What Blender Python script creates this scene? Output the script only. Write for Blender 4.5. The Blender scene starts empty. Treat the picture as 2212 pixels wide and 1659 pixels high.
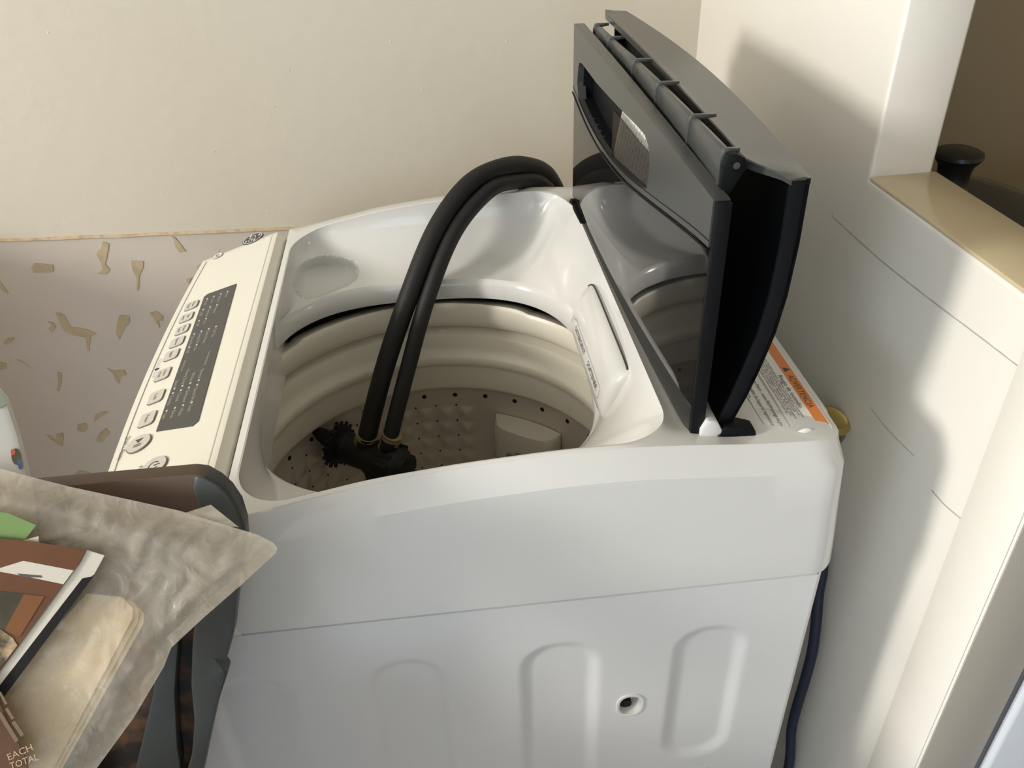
import bpy, bmesh, math, random
import numpy as np
from mathutils import Vector, Matrix, noise
from mathutils.geometry import tessellate_polygon
random.seed(7)
scene = bpy.context.scene
COL = scene.collection
PI = math.pi

# ------------------------------------------------------------------ camera
CAM = (-0.3638, -0.5032, 1.4230)
YAW, PITCH, ROLL, FPX = 0.1406, 0.6061, -0.0312, 1844.4
def camera_axes():
    f = Vector((math.sin(YAW)*math.cos(PITCH), math.cos(YAW)*math.cos(PITCH), -math.sin(PITCH)))
    r = Vector((math.cos(YAW), -math.sin(YAW), 0)); u = r.cross(f)
    return math.cos(ROLL)*r + math.sin(ROLL)*u, -math.sin(ROLL)*r + math.cos(ROLL)*u, f
_r, _u, _f = camera_axes()
cd = bpy.data.cameras.new('camera'); co = bpy.data.objects.new('camera', cd); COL.objects.link(co)
cd.sensor_fit = 'HORIZONTAL'; cd.sensor_width = 36.0; cd.lens = FPX*36.0/2212.0
cd.clip_start = 0.02; cd.clip_end = 50
M = Matrix(((_r.x, _u.x, -_f.x, CAM[0]), (_r.y, _u.y, -_f.y, CAM[1]), (_r.z, _u.z, -_f.z, CAM[2]), (0, 0, 0, 1)))
co.matrix_world = M
scene.camera = co

# ------------------------------------------------------------------ world, lights, exposure
w = bpy.data.worlds.new('sky'); scene.world = w; w.use_nodes = True
bg = w.node_tree.nodes['Background']; bg.inputs[0].default_value = (0.62, 0.78, 1.0, 1); bg.inputs[1].default_value = 0.6
def area_light(name, loc, target, sx, sy, power, color):
    d = bpy.data.lights.new(name, 'AREA'); d.shape = 'RECTANGLE'; d.size = sx; d.size_y = sy; d.energy = power; d.color = color
    o = bpy.data.objects.new(name, d); COL.objects.link(o); o.location = loc
    o.rotation_euler = (Vector(target)-Vector(loc)).to_track_quat('-Z', 'Z').to_euler(); return o
WIN_A = (-4.14, -1.20, 2.36)      # high bright window in the left wall
WIN_B = (-2.80, -2.50, 1.40)      # larger window behind the camera, to the left
area_light('window_daylight', WIN_A, (0.10, 0.30, 1.13), 0.70, 0.62, 145, (1.0, 0.965, 0.90))
area_light('window_skylight', WIN_B, (-0.1, 0.1, 0.95), 1.0, 1.2, 30, (0.72, 0.86, 1.0))
WIN_C = (-0.55, -2.50, 1.10)      # glazed door straight behind the camera
area_light('door_skylight', WIN_C, (-0.2, 0.1, 0.6), 0.8, 1.7, 9.5, (0.66, 0.83, 1.0))
scene.view_settings.view_transform = 'Standard'; scene.view_settings.look = 'None'
scene.view_settings.gamma = 1.0; scene.view_settings.use_curve_mapping = False
scene.view_settings.exposure = 0.0
scene.cycles.max_bounces = 10; scene.cycles.diffuse_bounces = 5; scene.cycles.transparent_max_bounces = 12
scene.cycles.use_denoising = True

# ------------------------------------------------------------------ frames
PSI, DEP, WID = -0.0461, 0.6197, 0.60
_c, _s = math.cos(PSI), math.sin(PSI)
XW, YW, TW, YJ, YE, ZS = 0.1256, 0.8134, 0.0712, 0.2767, -0.056, 1.0825
WROOT = Vector((-DEP*_c, -DEP*_s, 0.0))
def wl(u, v, z):
    """washer frame (u from front to back, v from near to far side, z up) -> room"""
    x = u-DEP
    return Vector((_c*x-_s*v, _s*x+_c*v, z))
def wd(d): return Vector((_c*d[0]-_s*d[1], _s*d[0]+_c*d[1], d[2]))

# ------------------------------------------------------------------ materials
def mat(name, col, rough=0.5, metal=0.0, spec=0.5, noise_amt=0.0, noise_scale=20.0, bump=0.0, bump_scale=80.0, coat=0.0, col2=None):
    m = bpy.data.materials.new(name); m.use_nodes = True
    nt = m.node_tree; b = nt.nodes['Principled BSDF']
    b.inputs['Base Color'].default_value = (*col, 1); b.inputs['Roughness'].default_value = rough
    b.inputs['Metallic'].default_value = metal; b.inputs['Specular IOR Level'].default_value = spec
    b.inputs['Coat Weight'].default_value = coat; b.inputs['Coat Roughness'].default_value = 0.05
    tc = nt.nodes.new('ShaderNodeTexCoord')
    if noise_amt > 0:
        n = nt.nodes.new('ShaderNodeTexNoise'); n.inputs['Scale'].default_value = noise_scale; n.inputs['Detail'].default_value = 5
        nt.links.new(tc.outputs['Object'], n.inputs['Vector'])
        mx = nt.nodes.new('ShaderNodeMix'); mx.data_type = 'RGBA'
        mx.inputs[6].default_value = (*col, 1)
        mx.inputs[7].default_value = (*(col2 if col2 else [c*0.6 for c in col]), 1)
        mp = nt.nodes.new('ShaderNodeMapRange'); mp.inputs[1].default_value = 0.42; mp.inputs[2].default_value = 0.72
        mp.inputs[3].default_value = 0; mp.inputs[4].default_value = noise_amt
        nt.links.new(n.outputs['Fac'], mp.inputs[0]); nt.links.new(mp.outputs[0], mx.inputs[0])
        nt.links.new(mx.outputs[2], b.inputs['Base Color'])
    if bump > 0:
        n2 = nt.nodes.new('ShaderNodeTexNoise'); n2.inputs['Scale'].default_value = bump_scale; n2.inputs['Detail'].default_value = 4
        nt.links.new(tc.outputs['Object'], n2.inputs['Vector'])
        bp = nt.nodes.new('ShaderNodeBump'); bp.inputs['Strength'].default_value = bump; bp.inputs['Distance'].default_value = 0.002
        nt.links.new(n2.outputs['Fac'], bp.inputs['Height']); nt.links.new(bp.outputs[0], b.inputs['Normal'])
    return m
MT = {}
MT['wall'] = mat('cream_wall_paint', (0.565, 0.515, 0.425), 0.42, spec=0.4, bump=0.35, bump_scale=38)
MT['wall_low'] = mat('bare_wall_paint', (0.52, 0.46, 0.40), 0.55, spec=0.3, bump=0.3, bump_scale=30, noise_amt=0.25, noise_scale=7, col2=(0.46, 0.39, 0.32))
MT['wall_r'] = mat('white_gloss_wall_paint', (0.80, 0.77, 0.70), 0.35, spec=0.5, bump=0.3, bump_scale=30)
MT['peel'] = mat('exposed_tan_plaster', (0.44, 0.35, 0.22), 0.8, noise_amt=0.4, noise_scale=60)
MT['edge_stain'] = mat('yellowed_paint_edge', (0.60, 0.47, 0.30), 0.6, noise_amt=0.8, noise_scale=90, col2=(0.40, 0.26, 0.13))
MT['sill'] = mat('tan_gloss_sill', (0.62, 0.52, 0.34), 0.22, spec=0.5, bump=0.1, bump_scale=20, noise_amt=0.2, noise_scale=9)
MT['kitchen'] = mat('kitchen_brown_wall', (0.36, 0.29, 0.185), 0.6)
MT['ceil'] = mat('ceiling_paint', (0.78, 0.76, 0.72), 0.8)
MT['wall_n'] = mat('plain_white_wall', (0.74, 0.74, 0.74), 0.6)
MT['floor'] = mat('floor_vinyl', (0.34, 0.32, 0.31), 0.5, noise_amt=0.5, noise_scale=6)
MT['white'] = mat('white_washer_plastic', (0.655, 0.65, 0.625), 0.13, spec=0.5)
MT['panel'] = mat('cream_panel_overlay', (0.76, 0.74, 0.65), 0.35)
MT['cab'] = mat('white_enamel', (0.655, 0.655, 0.65), 0.30, spec=0.45)
MT['tub'] = mat('cream_tub_plastic', (0.72, 0.68, 0.57), 0.35)
MT['dark_tub'] = mat('tub_gap_plastic', (0.035, 0.035, 0.033), 0.6)
MT['steel'] = mat('brushed_steel', (0.62, 0.57, 0.49), 0.42, metal=0.45, noise_amt=0.35, noise_scale=16, col2=(0.50, 0.44, 0.37))
MT['hole'] = mat('hole_black', (0.004, 0.004, 0.004), 0.9)
MT['filter'] = mat('lint_filter_plastic', (0.60, 0.56, 0.47), 0.45)
MT['filter_tab'] = mat('grey_tab', (0.16, 0.17, 0.18), 0.4)
MT['black'] = mat('black_plastic', (0.006, 0.0065, 0.008), 0.5, spec=0.12)
MT['black_gloss'] = mat('dark_lid_glass', (0.010, 0.010, 0.010), 0.03, spec=0.75)
MT['grey'] = mat('charcoal_lid_plastic', (0.055, 0.058, 0.056), 0.28, spec=0.6)
MT['grille'] = mat('white_grille_plastic', (0.80, 0.78, 0.72), 0.5)
MT['rubber'] = mat('black_rubber', (0.013, 0.012, 0.0115), 0.55, spec=0.3, bump=0.1, bump_scale=200)
MT['brass'] = mat('brass', (0.55, 0.43, 0.16), 0.3, metal=0.9)
MT['brass_old'] = mat('dull_brass', (0.34, 0.27, 0.15), 0.4, metal=0.8)
MT['navy'] = mat('navy_rubber', (0.012, 0.018, 0.045), 0.5)
MT['display'] = mat('display_charcoal', (0.058, 0.056, 0.052), 0.35)
MT['btn'] = mat('button_grey', (0.56, 0.53, 0.48), 0.45)
MT['btn_rim'] = mat('button_outline', (0.17, 0.15, 0.13), 0.5)
MT['ink'] = mat('dark_print', (0.075, 0.07, 0.07), 0.6)
MT['ink_l'] = mat('pale_print', (0.62, 0.61, 0.56), 0.5)
MT['ink_g'] = mat('grey_print', (0.40, 0.40, 0.36), 0.5)
MT['label'] = mat('label_white', (0.82, 0.80, 0.76), 0.35)
MT['orange'] = mat('label_orange', (0.72, 0.22, 0.04), 0.45)
MT['chair'] = mat('charcoal_chair_paint', (0.040, 0.044, 0.042), 0.45, noise_amt=0.3, noise_scale=25, col2=(0.022, 0.022, 0.022), bump=0.15, bump_scale=60)
MT['chair_b'] = mat('brown_chair_wood', (0.085, 0.050, 0.028), 0.45, noise_amt=0.5, noise_scale=14, col2=(0.045, 0.026, 0.015))
MT['chair_worn'] = mat('worn_brown_back', (0.012, 0.009, 0.007), 0.7, noise_amt=0.9, noise_scale=48, col2=(0.14, 0.060, 0.02))
MT['green'] = mat('green_paper', (0.165, 0.27, 0.085), 0.7)
MT['paper'] = mat('cream_paper', (0.74, 0.60, 0.40), 0.75, noise_amt=0.15, noise_scale=30)
MT['paper_w'] = mat('white_paper', (0.60, 0.56, 0.48), 0.6)
MT['photo_br'] = mat('photo_brown', (0.125, 0.045, 0.013), 0.35, noise_amt=0.7, noise_scale=22, col2=(0.07, 0.026, 0.010))
MT['photo_dk'] = mat('photo_dark_green', (0.035, 0.030, 0.014), 0.35, noise_amt=0.8, noise_scale=60, col2=(0.09, 0.07, 0.04))
MT['photo_fig'] = mat('photo_striped_detail', (0.06, 0.045, 0.02), 0.35, noise_amt=1.0, noise_scale=110, col2=(0.50, 0.36, 0.22))
MT['photo_or'] = mat('photo_orange', (0.18, 0.066, 0.016), 0.35, noise_amt=0.5, noise_scale=25, col2=(0.15, 0.055, 0.018))
MT['card'] = mat('brown_card', (0.085, 0.036, 0.013), 0.3, noise_amt=0.5, noise_scale=30, col2=(0.15, 0.075, 0.035))
MT['card_ink'] = mat('card_tan_print', (0.50, 0.36, 0.22), 0.5)
MT['card_dim'] = mat('card_faint_print', (0.17, 0.105, 0.06), 0.5)
MT['pouch'] = mat('pouch_white', (0.56, 0.55, 0.52), 0.35)
MT['pouch_green'] = mat('pouch_grey_green', (0.20, 0.22, 0.16), 0.4)
MT['blue'] = mat('print_blue', (0.05, 0.09, 0.22), 0.4)
MT['red'] = mat('print_red', (0.40, 0.07, 0.02), 0.4)
MT['stove'] = mat('stove_enamel', (0.62, 0.66, 0.72), 0.3)
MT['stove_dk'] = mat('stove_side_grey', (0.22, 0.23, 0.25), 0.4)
MT['pot'] = mat('pot_black', (0.012, 0.013, 0.013), 0.3)
MT['chrome'] = mat('chrome', (0.62, 0.60, 0.56), 0.15, metal=1.0)
MT['frame_w'] = mat('window_frame_white', (0.8, 0.8, 0.78), 0.4)
def glass_mat(name, tint, fac, rough=0.03):
    m = bpy.data.materials.new(name); m.use_nodes = True; nt = m.node_tree; out = nt.nodes['Material Output']
    b = nt.nodes['Principled BSDF']; b.inputs['Base Color'].default_value = (*tint, 1); b.inputs['Roughness'].default_value = rough
    t = nt.nodes.new('ShaderNodeBsdfTransparent'); mx = nt.nodes.new('ShaderNodeMixShader'); mx.inputs[0].default_value = fac
    nt.links.new(t.outputs[0], mx.inputs[1]); nt.links.new(b.outputs[0], mx.inputs[2]); nt.links.new(mx.outputs[0], out.inputs[0])
    return m
MT['pane'] = glass_mat('window_pane', (0.9, 0.95, 1), 0.08)
MT['smoke'] = glass_mat('smoked_glass', (0.09, 0.09, 0.08), 0.6, 0.05)
MT['smoke_dark'] = glass_mat('smoked_brown_window', (0.020, 0.014, 0.008), 0.52, 0.3); MT['smoke_dark'].node_tree.nodes['Principled BSDF'].inputs['Specular IOR Level'].default_value = 0.05
def bag_mat():
    m = bpy.data.materials.new('clear_plastic_film'); m.use_nodes = True; nt = m.node_tree; out = nt.nodes['Material Output']
    b = nt.nodes['Principled BSDF']; b.inputs['Base Color'].default_value = (0.66, 0.60, 0.50, 1); b.inputs['Roughness'].default_value = 0.24
    b.inputs['Specular IOR Level'].default_value = 0.6
    tc = nt.nodes.new('ShaderNodeTexCoord')
    n = nt.nodes.new('ShaderNodeTexNoise'); n.inputs['Scale'].default_value = 46; n.inputs['Detail'].default_value = 4; n.inputs['Distortion'].default_value = 2.4
    nt.links.new(tc.outputs['Object'], n.inputs['Vector'])
    mp = nt.nodes.new('ShaderNodeMapRange'); mp.inputs[1].default_value = 0.3; mp.inputs[2].default_value = 0.75; mp.inputs[3].default_value = 0.27; mp.inputs[4].default_value = 0.45
    nt.links.new(n.outputs['Fac'], mp.inputs[0])
    bp = nt.nodes.new('ShaderNodeBump'); bp.inputs['Strength'].default_value = 0.35; bp.inputs['Distance'].default_value = 0.003
    nt.links.new(n.outputs['Fac'], bp.inputs['Height']); nt.links.new(bp.outputs[0], b.inputs['Normal'])
    t = nt.nodes.new('ShaderNodeBsdfTransparent'); t.inputs[0].default_value = (0.96, 0.94, 0.90, 1)
    mx = nt.nodes.new('ShaderNodeMixShader')
    nt.links.new(mp.outputs[0], mx.inputs[0]); nt.links.new(t.outputs[0], mx.inputs[1]); nt.links.new(b.outputs[0], mx.inputs[2]); nt.links.new(mx.outputs[0], out.inputs[0])
    return m
MT['film'] = bag_mat()

# ------------------------------------------------------------------ mesh helpers
class MB:
    def __init__(self): self.v = []; self.f = []
    def add(self, vs, fs):
        o = len(self.v); self.v += [tuple(p) for p in vs]; self.f += [tuple(i+o for i in q) for q in fs]; return self
    def box(self, a, b):
        x0, y0, z0 = a; x1, y1, z1 = b
        return self.add([(x0, y0, z0), (x1, y0, z0), (x1, y1, z0), (x0, y1, z0), (x0, y0, z1), (x1, y0, z1), (x1, y1, z1), (x0, y1, z1)],
                        [(0, 3, 2, 1), (4, 5, 6, 7), (0, 1, 5, 4), (1, 2, 6, 5), (2, 3, 7, 6), (3, 0, 4, 7)])
    def rings(self, rings, closed=True, cap0=False, cap1=False):
        n = len(rings[0]); vs = [p for r in rings for p in r]; fs = []
        for i in range(len(rings)-1):
            for j in range(n if closed else n-1):
                k = (j+1) % n; fs.append((i*n+j, i*n+k, (i+1)*n+k, (i+1)*n+j))
        if cap0: fs.append(tuple(reversed(range(n))))
        if cap1: fs.append(tuple(range((len(rings)-1)*n, len(rings)*n)))
        return self.add(vs, fs)
    def tube(self, pts, rad, seg=16, caps=True):
        pts = [Vector(p) for p in pts]; rs = rad if isinstance(rad, (list, tuple)) else [rad]*len(pts)
        T = [((pts[min(i+1, len(pts)-1)]-pts[max(i-1, 0)]).normalized()) for i in range(len(pts))]
        ref = Vector((0, 0, 1)) if abs(T[0].z) < 0.9 else Vector((1, 0, 0))
        nrm = T[0].cross(ref).normalized(); R = []
        for p, t, r in zip(pts, T, rs):
            nrm = (nrm-t*nrm.dot(t)).normalized(); b = t.cross(nrm)
            R.append([p+(nrm*math.cos(2*PI*k/seg)+b*math.sin(2*PI*k/seg))*r for k in range(seg)])
        return self.rings(R, True, caps, caps)
    def lathe(self, prof, ctr=(0, 0, 0), axis=(0, 0, 1), seg=32, caps=False):
        ax = Vector(axis).normalized(); ref = Vector((1, 0, 0)) if abs(ax.x) < 0.9 else Vector((0, 1, 0))
        e1 = (ref-ax*ref.dot(ax)).normalized(); e2 = ax.cross(e1); c = Vector(ctr)
        R = [[c+ax*h+(e1*math.cos(2*PI*k/seg)+e2*math.sin(2*PI*k/seg))*r for k in range(seg)] for r, h in prof]
        return self.rings(R, True, caps, caps)
    def prism(self, poly, org, ex, ey, ez, d0, d1, holes=()):
        """outline (2D) swept from d0 to d1 along ez, with optional holes"""
        org, ex, ey, ez = Vector(org), Vector(ex), Vector(ey), Vector(ez)
        loops = [list(poly)]+[list(h) for h in holes]
        flat = [q for l in loops for q in l]
        tri = tessellate_polygon([[Vector((x, y, 0)) for x, y in l] for l in loops])
        n = len(flat); P = [org+ex*x+ey*y+ez*d0 for x, y in flat]+[org+ex*x+ey*y+ez*d1 for x, y in flat]
        fs = []
        for t in tri:
            a, b, c = (Vector((*flat[i], 0)) for i in t)
            if (b-a).cross(c-a).z < 0: t = (t[0], t[2], t[1])
            fs.append(tuple(i+n for i in t)); fs.append((t[0], t[2], t[1]))
        o = 0
        for l in loops:
            m = len(l)
            for j in range(m): k = (j+1) % m; fs.append((o+j, o+k, o+k+n, o+j+n))
            o += m
        return self.add(P, fs)
    def build(self, name, material, parent=None, smooth=40, base=None, kind=None, label=None, bevel=0, segs=2, fixn=True):
        vs = self.v
        if base is not None: vs = [(p[0]-base[0], p[1]-base[1], p[2]-base[2]) for p in vs]
        me = bpy.data.meshes.new(name); me.from_pydata([tuple(p) for p in vs], [], self.f)
        if fixn or bevel:
            bm = bmesh.new(); bm.from_mesh(me)
            if bevel:
                bmesh.ops.remove_doubles(bm, verts=bm.verts, dist=1e-6)
                bmesh.ops.recalc_face_normals(bm, faces=bm.faces)
                ed = [e for e in bm.edges if len(e.link_faces) == 2 and e.calc_face_angle(0) > 0.6]
                bmesh.ops.bevel(bm, geom=ed, offset=bevel, segments=segs, profile=0.5, affect='EDGES', clamp_overlap=True)
            else: bmesh.ops.recalc_face_normals(bm, faces=bm.faces)
            bm.to_mesh(me); bm.free()
        me.materials.append(material)
        if smooth:
            me.polygons.foreach_set('use_smooth', [True]*len(me.polygons)); me.set_sharp_from_angle(angle=math.radians(smooth))
        o = bpy.data.objects.new(name, me); COL.objects.link(o)
        if parent is not None: o.parent = parent
        if kind: o['kind'] = kind
        if label: o['label'] = label
        return o
def empty(name, loc, label, cat, rz=0.0, group=None):
    o = bpy.data.objects.new(name, None); COL.objects.link(o); o.location = loc; o.rotation_euler = (0, 0, rz); o.empty_display_size = 0.05
    tag(o, label, cat, group); return o
def tag(o, label, cat, group=None):
    o['label'] = label; o['category'] = cat
    if group: o['group'] = group
    return o
def structure(o, label=None):
    o['kind'] = 'structure'
    if label: o['label'] = label
    return o
def spline(pts, n=10):
    P = [Vector(p) for p in pts]; P = [P[0]*2-P[1]]+P+[P[-1]*2-P[-2]]; out = []
    for i in range(1, len(P)-2):
        for k in range(n):
            t = k/n; a, b, c, d = P[i-1:i+3]
            out.append(0.5*((2*b)+(c-a)*t+(2*a-5*b+4*c-d)*t*t+(3*b-a-3*c+d)*t**3))
    out.append(P[-2]); return out
def smooth(a, b, x):
    t = min(1, max(0, (x-a)/(b-a))); return t*t*(3-2*t)
def interp(xs, ys, x): return float(np.interp(x, xs, ys))
_tc = {}
def text_geo(s, size, align='LEFT', shear=0.0):
    k = (s, align, shear)
    if k not in _tc:
        cu = bpy.data.curves.new('lettering_source', 'FONT'); cu.body = s; cu.size = 1.0; cu.align_x = align; cu.resolution_u = 2; cu.shear = shear
        ob = bpy.data.objects.new('lettering_source', cu); COL.objects.link(ob); bpy.context.view_layer.update()
        me = bpy.data.meshes.new_from_object(ob.evaluated_get(bpy.context.evaluated_depsgraph_get()))
        _tc[k] = ([(v.co.x, v.co.y) for v in me.vertices], [tuple(p.vertices) for p in me.polygons])
        bpy.data.objects.remove(ob); bpy.data.curves.remove(cu); bpy.data.meshes.remove(me)
    v, f = _tc[k]; return [(x*size, y*size) for x, y in v], f
def put_text(mb, s, size, org, ex, ey, off=Vector((0, 0, 0)), align='LEFT', width=None, shear=0.0):
    v, f = text_geo(s, size, align, shear)
    if not v: return
    sx = 1.0
    if width: sx = width/(max(x for x, y in v)-min(x for x, y in v))
    mb.add([org+ex*(x*sx)+ey*y+off for x, y in v], f)
def rrect2(cx, cy, w, h, r, n=5):
    out = []
    for qx, qy, a in ((1, 1, 0), (-1, 1, PI/2), (-1, -1, PI), (1, -1, 1.5*PI)):
        for k in range(n+1):
            t = a+PI/2*k/n; out.append((cx+qx*(w/2-r)+r*math.cos(t), cy+qy*(h/2-r)+r*math.sin(t)))
    return out
def circ2(cx, cy, rx, ry=None, n=28):
    ry = ry or rx; return [(cx+rx*math.cos(2*PI*k/n), cy+ry*math.sin(2*PI*k/n)) for k in range(n)]

# ------------------------------------------------------------------ the room
ZC = 2.90
X0, Y0, X1 = -4.20, -2.56, 1.60
m = MB().box((X0-.1, Y0-.1, -0.1), (X1+.1, YW+.1, 0.0)); structure(m.build('floor', MT['floor'], smooth=0), 'brown vinyl floor')
m = MB().box((X0-.1, Y0-.1, ZC), (X1+.1, YW+.1, ZC+.1)); structure(m.build('ceiling', MT['ceil'], smooth=0), 'plain off-white ceiling')
# far wall: lower bare coat, upper thicker cream coat whose edge runs slightly downhill
m = MB().box((X0-.1, YW, 0.0), (XW+TW, YW+.1, ZC)); wall_back = structure(m.build('wall_back', MT['wall_low'], smooth=0), 'far wall with a rough peeling lower half under a cream upper coat')
def ledge(x): return 0.8669-0.0508*(x+0.77)
up = MB(); N = 90; xs = [X0+(XW+0.0-X0)*i/N for i in range(N+1)]
prof = [(x, ledge(x)+0.0022*noise.noise(Vector((x*30, 3, 0)))) for x in xs]
up.prism(prof+[(XW, ZC), (X0, ZC)], (0, YW, 0), (1, 0, 0), (0, 0, 1), (0, -1, 0), 0, 0.004)
up.build('upper_coat', MT['wall'], wall_back, smooth=0, label='cream upper coat of paint')
st = MB(); top = [(x, z+0.004+0.003*noise.noise(Vector((x*42, 9, 0)))) for x, z in prof]; bot = [(x, z-0.001) for x, z in prof]
st.prism(bot+top[::-1], (0, YW, 0), (1, 0, 0), (0, 0, 1), (0, -1, 0), 0.0, 0.0046)
st.build('stained_edge', MT['edge_stain'], wall_back, smooth=0, label='yellowed stained edge of the upper coat')
# paint flakes gone from the lower wall: (outline given in metres on the wall, x then z)
PEEL = [[(-0.9354, 0.8282), (-0.9349, 0.8188), (-0.9063, 0.8166), (-0.9037, 0.8286), (-0.9285, 0.8346)], [(-0.8247, 0.8478), (-0.8302, 0.8455), (-0.8341, 0.8389), (-0.8314, 0.8244), (-0.8326, 0.8117), (-0.8429, 0.8061), (-0.8298, 0.8041), (-0.8213, 0.8119), (-0.8262, 0.821), (-0.8171, 0.84), (-0.8101, 0.8561), (-0.8188, 0.8597)], [(-0.7878, 0.8112), (-0.785, 0.7935), (-0.7912, 0.7705), (-0.7887, 0.7702), (-0.7794, 0.7987), (-0.7708, 0.8094), (-0.7678, 0.8207), (-0.7845, 0.8238)], [(-0.7128, 0.8407), (-0.7088, 0.8312), (-0.6988, 0.8307), (-0.7053, 0.8456), (-0.7091, 0.8558), (-0.7133, 0.859)], [(-0.9251, 0.7251), (-0.9224, 0.7092), (-0.9123, 0.7002), (-0.8938, 0.6932), (-0.899, 0.6666), (-0.8965, 0.6663), (-0.8854, 0.6953), (-0.8757, 0.6973), (-0.8847, 0.7063), (-0.8983, 0.7126), (-0.9106, 0.7141), (-0.9136, 0.7376), (-0.9183, 0.7427), (-0.9251, 0.745)], [(-0.8401, 0.7087), (-0.8443, 0.6935), (-0.8418, 0.6836), (-0.8283, 0.7042), (-0.8183, 0.7124), (-0.8146, 0.726), (-0.8292, 0.7292)], [(-0.7789, 0.7187), (-0.7766, 0.7075), (-0.773, 0.6976), (-0.772, 0.7101), (-0.7652, 0.7108), (-0.762, 0.7183), (-0.771, 0.7293), (-0.782, 0.7268)], [(-0.963, 0.6105), (-0.9712, 0.5946), (-0.9678, 0.5924), (-0.9579, 0.6098), (-0.9524, 0.6292), (-0.9582, 0.6316)], [(-0.871, 0.6168), (-0.8708, 0.6032), (-0.8674, 0.5959), (-0.8612, 0.6087), (-0.8494, 0.6122), (-0.8507, 0.6225), (-0.8666, 0.6229), (-0.8782, 0.6294)], [(-0.924, 0.5265), (-0.9154, 0.5325), (-0.9015, 0.5377), (-0.9084, 0.5422), (-0.9241, 0.5355), (-0.9308, 0.5221)], [(-0.9629, 0.5068), (-0.9534, 0.5018), (-0.9441, 0.5095), (-0.945, 0.5206), (-0.9592, 0.519)], [(-0.932, 0.4745), (-0.9222, 0.4842), (-0.9111, 0.4936), (-0.9148, 0.5052), (-0.9309, 0.4929), (-0.9391, 0.4793)], [(-1.0137, 0.4942), (-1.0054, 0.4856), (-0.9989, 0.4753), (-0.9913, 0.4909), (-0.9883, 0.5051), (-0.9999, 0.5032), (-1.0056, 0.4893), (-1.0089, 0.5009), (-1.0156, 0.5055)], [(-0.9941, 0.4035), (-0.9893, 0.3909), (-0.9749, 0.4004), (-0.9694, 0.4094), (-0.9868, 0.418), (-0.9965, 0.4098)], [(-0.9927, 0.7986), (-0.9886, 0.7894), (-0.9837, 0.786), (-0.9871, 0.8009), (-0.9889, 0.8097)], [(-1.0189, 0.6944), (-1.0066, 0.7007), (-1.0021, 0.7064), (-1.0123, 0.7061), (-1.0209, 0.6994)], [(-1.0038, 0.6556), (-0.9965, 0.6465), (-1.0053, 0.6591), (-1.0136, 0.665)], [(-0.9392, 0.7206), (-0.946, 0.7152), (-0.943, 0.7086), (-0.934, 0.7169), (-0.9336, 0.7261), (-0.9412, 0.7301)], [(-0.6882, 0.7978), (-0.6815, 0.8015), (-0.6814, 0.8073), (-0.6886, 0.8037)], [(-1.0451, 0.6479), (-1.0342, 0.6498), (-1.031, 0.6591), (-1.0397, 0.6635)], [(-0.7107, 0.775), (-0.7072, 0.7732), (-0.7008, 0.7844), (-0.7102, 0.7824)]]
for pl in PEEL:
    pm = MB(); out = []
    for i in range(len(pl)):
        a, b = Vector(pl[i]), Vector(pl[(i+1) % len(pl)])
        for k in range(3):
            q = a.lerp(b, k/3); j = 0.0012*noise.noise(Vector((q.x*160, q.y*160, 5))); out.append((q.x+j, q.y+j*0.7))
    pm.prism(out, (0, YW, 0), (1, 0, 0), (0, 0, 1), (0, -1, 0), -0.001, 0.0012)
    pm.build('peeled_patch', MT['peel'], wall_back, smooth=0)
# nibs in the upper coat
nb = MB()
for x, z in [(-0.80, 1.17), (-0.49, 1.10), (-0.34, 1.13), (-0.52, 1.05), (-0.62, 0.99), (-0.30, 1.06), (-0.17, 1.12), (-0.71, 0.93), (-0.56, 0.885)]:
    nb.lathe([(0.0001, 0.0006), (0.0010, 0.0004), (0.0017, 0)], (x, YW-0.004, z), (0, -1, 0), 10)
nb.build('paint_nibs', MT['wall'], wall_back, kind='stuff')
# kitchen far wall
m = MB().box((XW+TW, YW, 0), (X1+.1, YW+.1, ZC)); structure(m.build('wall_kitchen', MT['kitchen'], smooth=0), 'dark brown kitchen wall beyond the opening')
m = MB().box((X1, Y0-.1, 0), (X1+.1, YW, ZC)); structure(m.build('wall_kitchen_side', MT['kitchen'], smooth=0))
# right wall: post at the far end and a half wall that ends near the camera
XE = XW
m = MB()
m.prism([(YE, 0), (YW, 0), (YW, ZC), (YJ, ZC), (YJ, ZS), (YE, ZS)], (XW, 0, 0), (0, 1, 0), (0, 0, 1), (1, 0, 0), 0, TW)
wr = structure(m.build('wall_right', MT['wall_r'], bevel=0.004, segs=3), 'white half wall with an open pass-through above and a post at its far end')
m = MB().box((XW-0.0015, YE+0.002, 0.0), (XW, 0.006, ZS-0.004)); m.build('corner_strip', MT['wall_r'], wr, bevel=0.0007, label='flat strip of filler along the end of the half wall')
m = MB().box((XW+0.001, YE+0.001, ZS), (XW+TW+0.004, YJ, ZS+0.004)); structure(m.build('trim_1', MT['sill'], bevel=0.0018, segs=2), 'tan glossy sill on top of the half wall')
MT['end_shade'] = mat('shaded_wall_end', (0.37, 0.34, 0.295), 0.5, bump=0.2, bump_scale=30)  # darker than the wall: the shade on its end is put into this colour
m = MB().box((XW+0.0012, YE-0.0015, 0.0), (XW+TW, YE, ZS-0.003)); m.build('end_face', MT['end_shade'], wr, bevel=0.0006, label='end of the half wall, its shade put into a darker colour')
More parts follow.
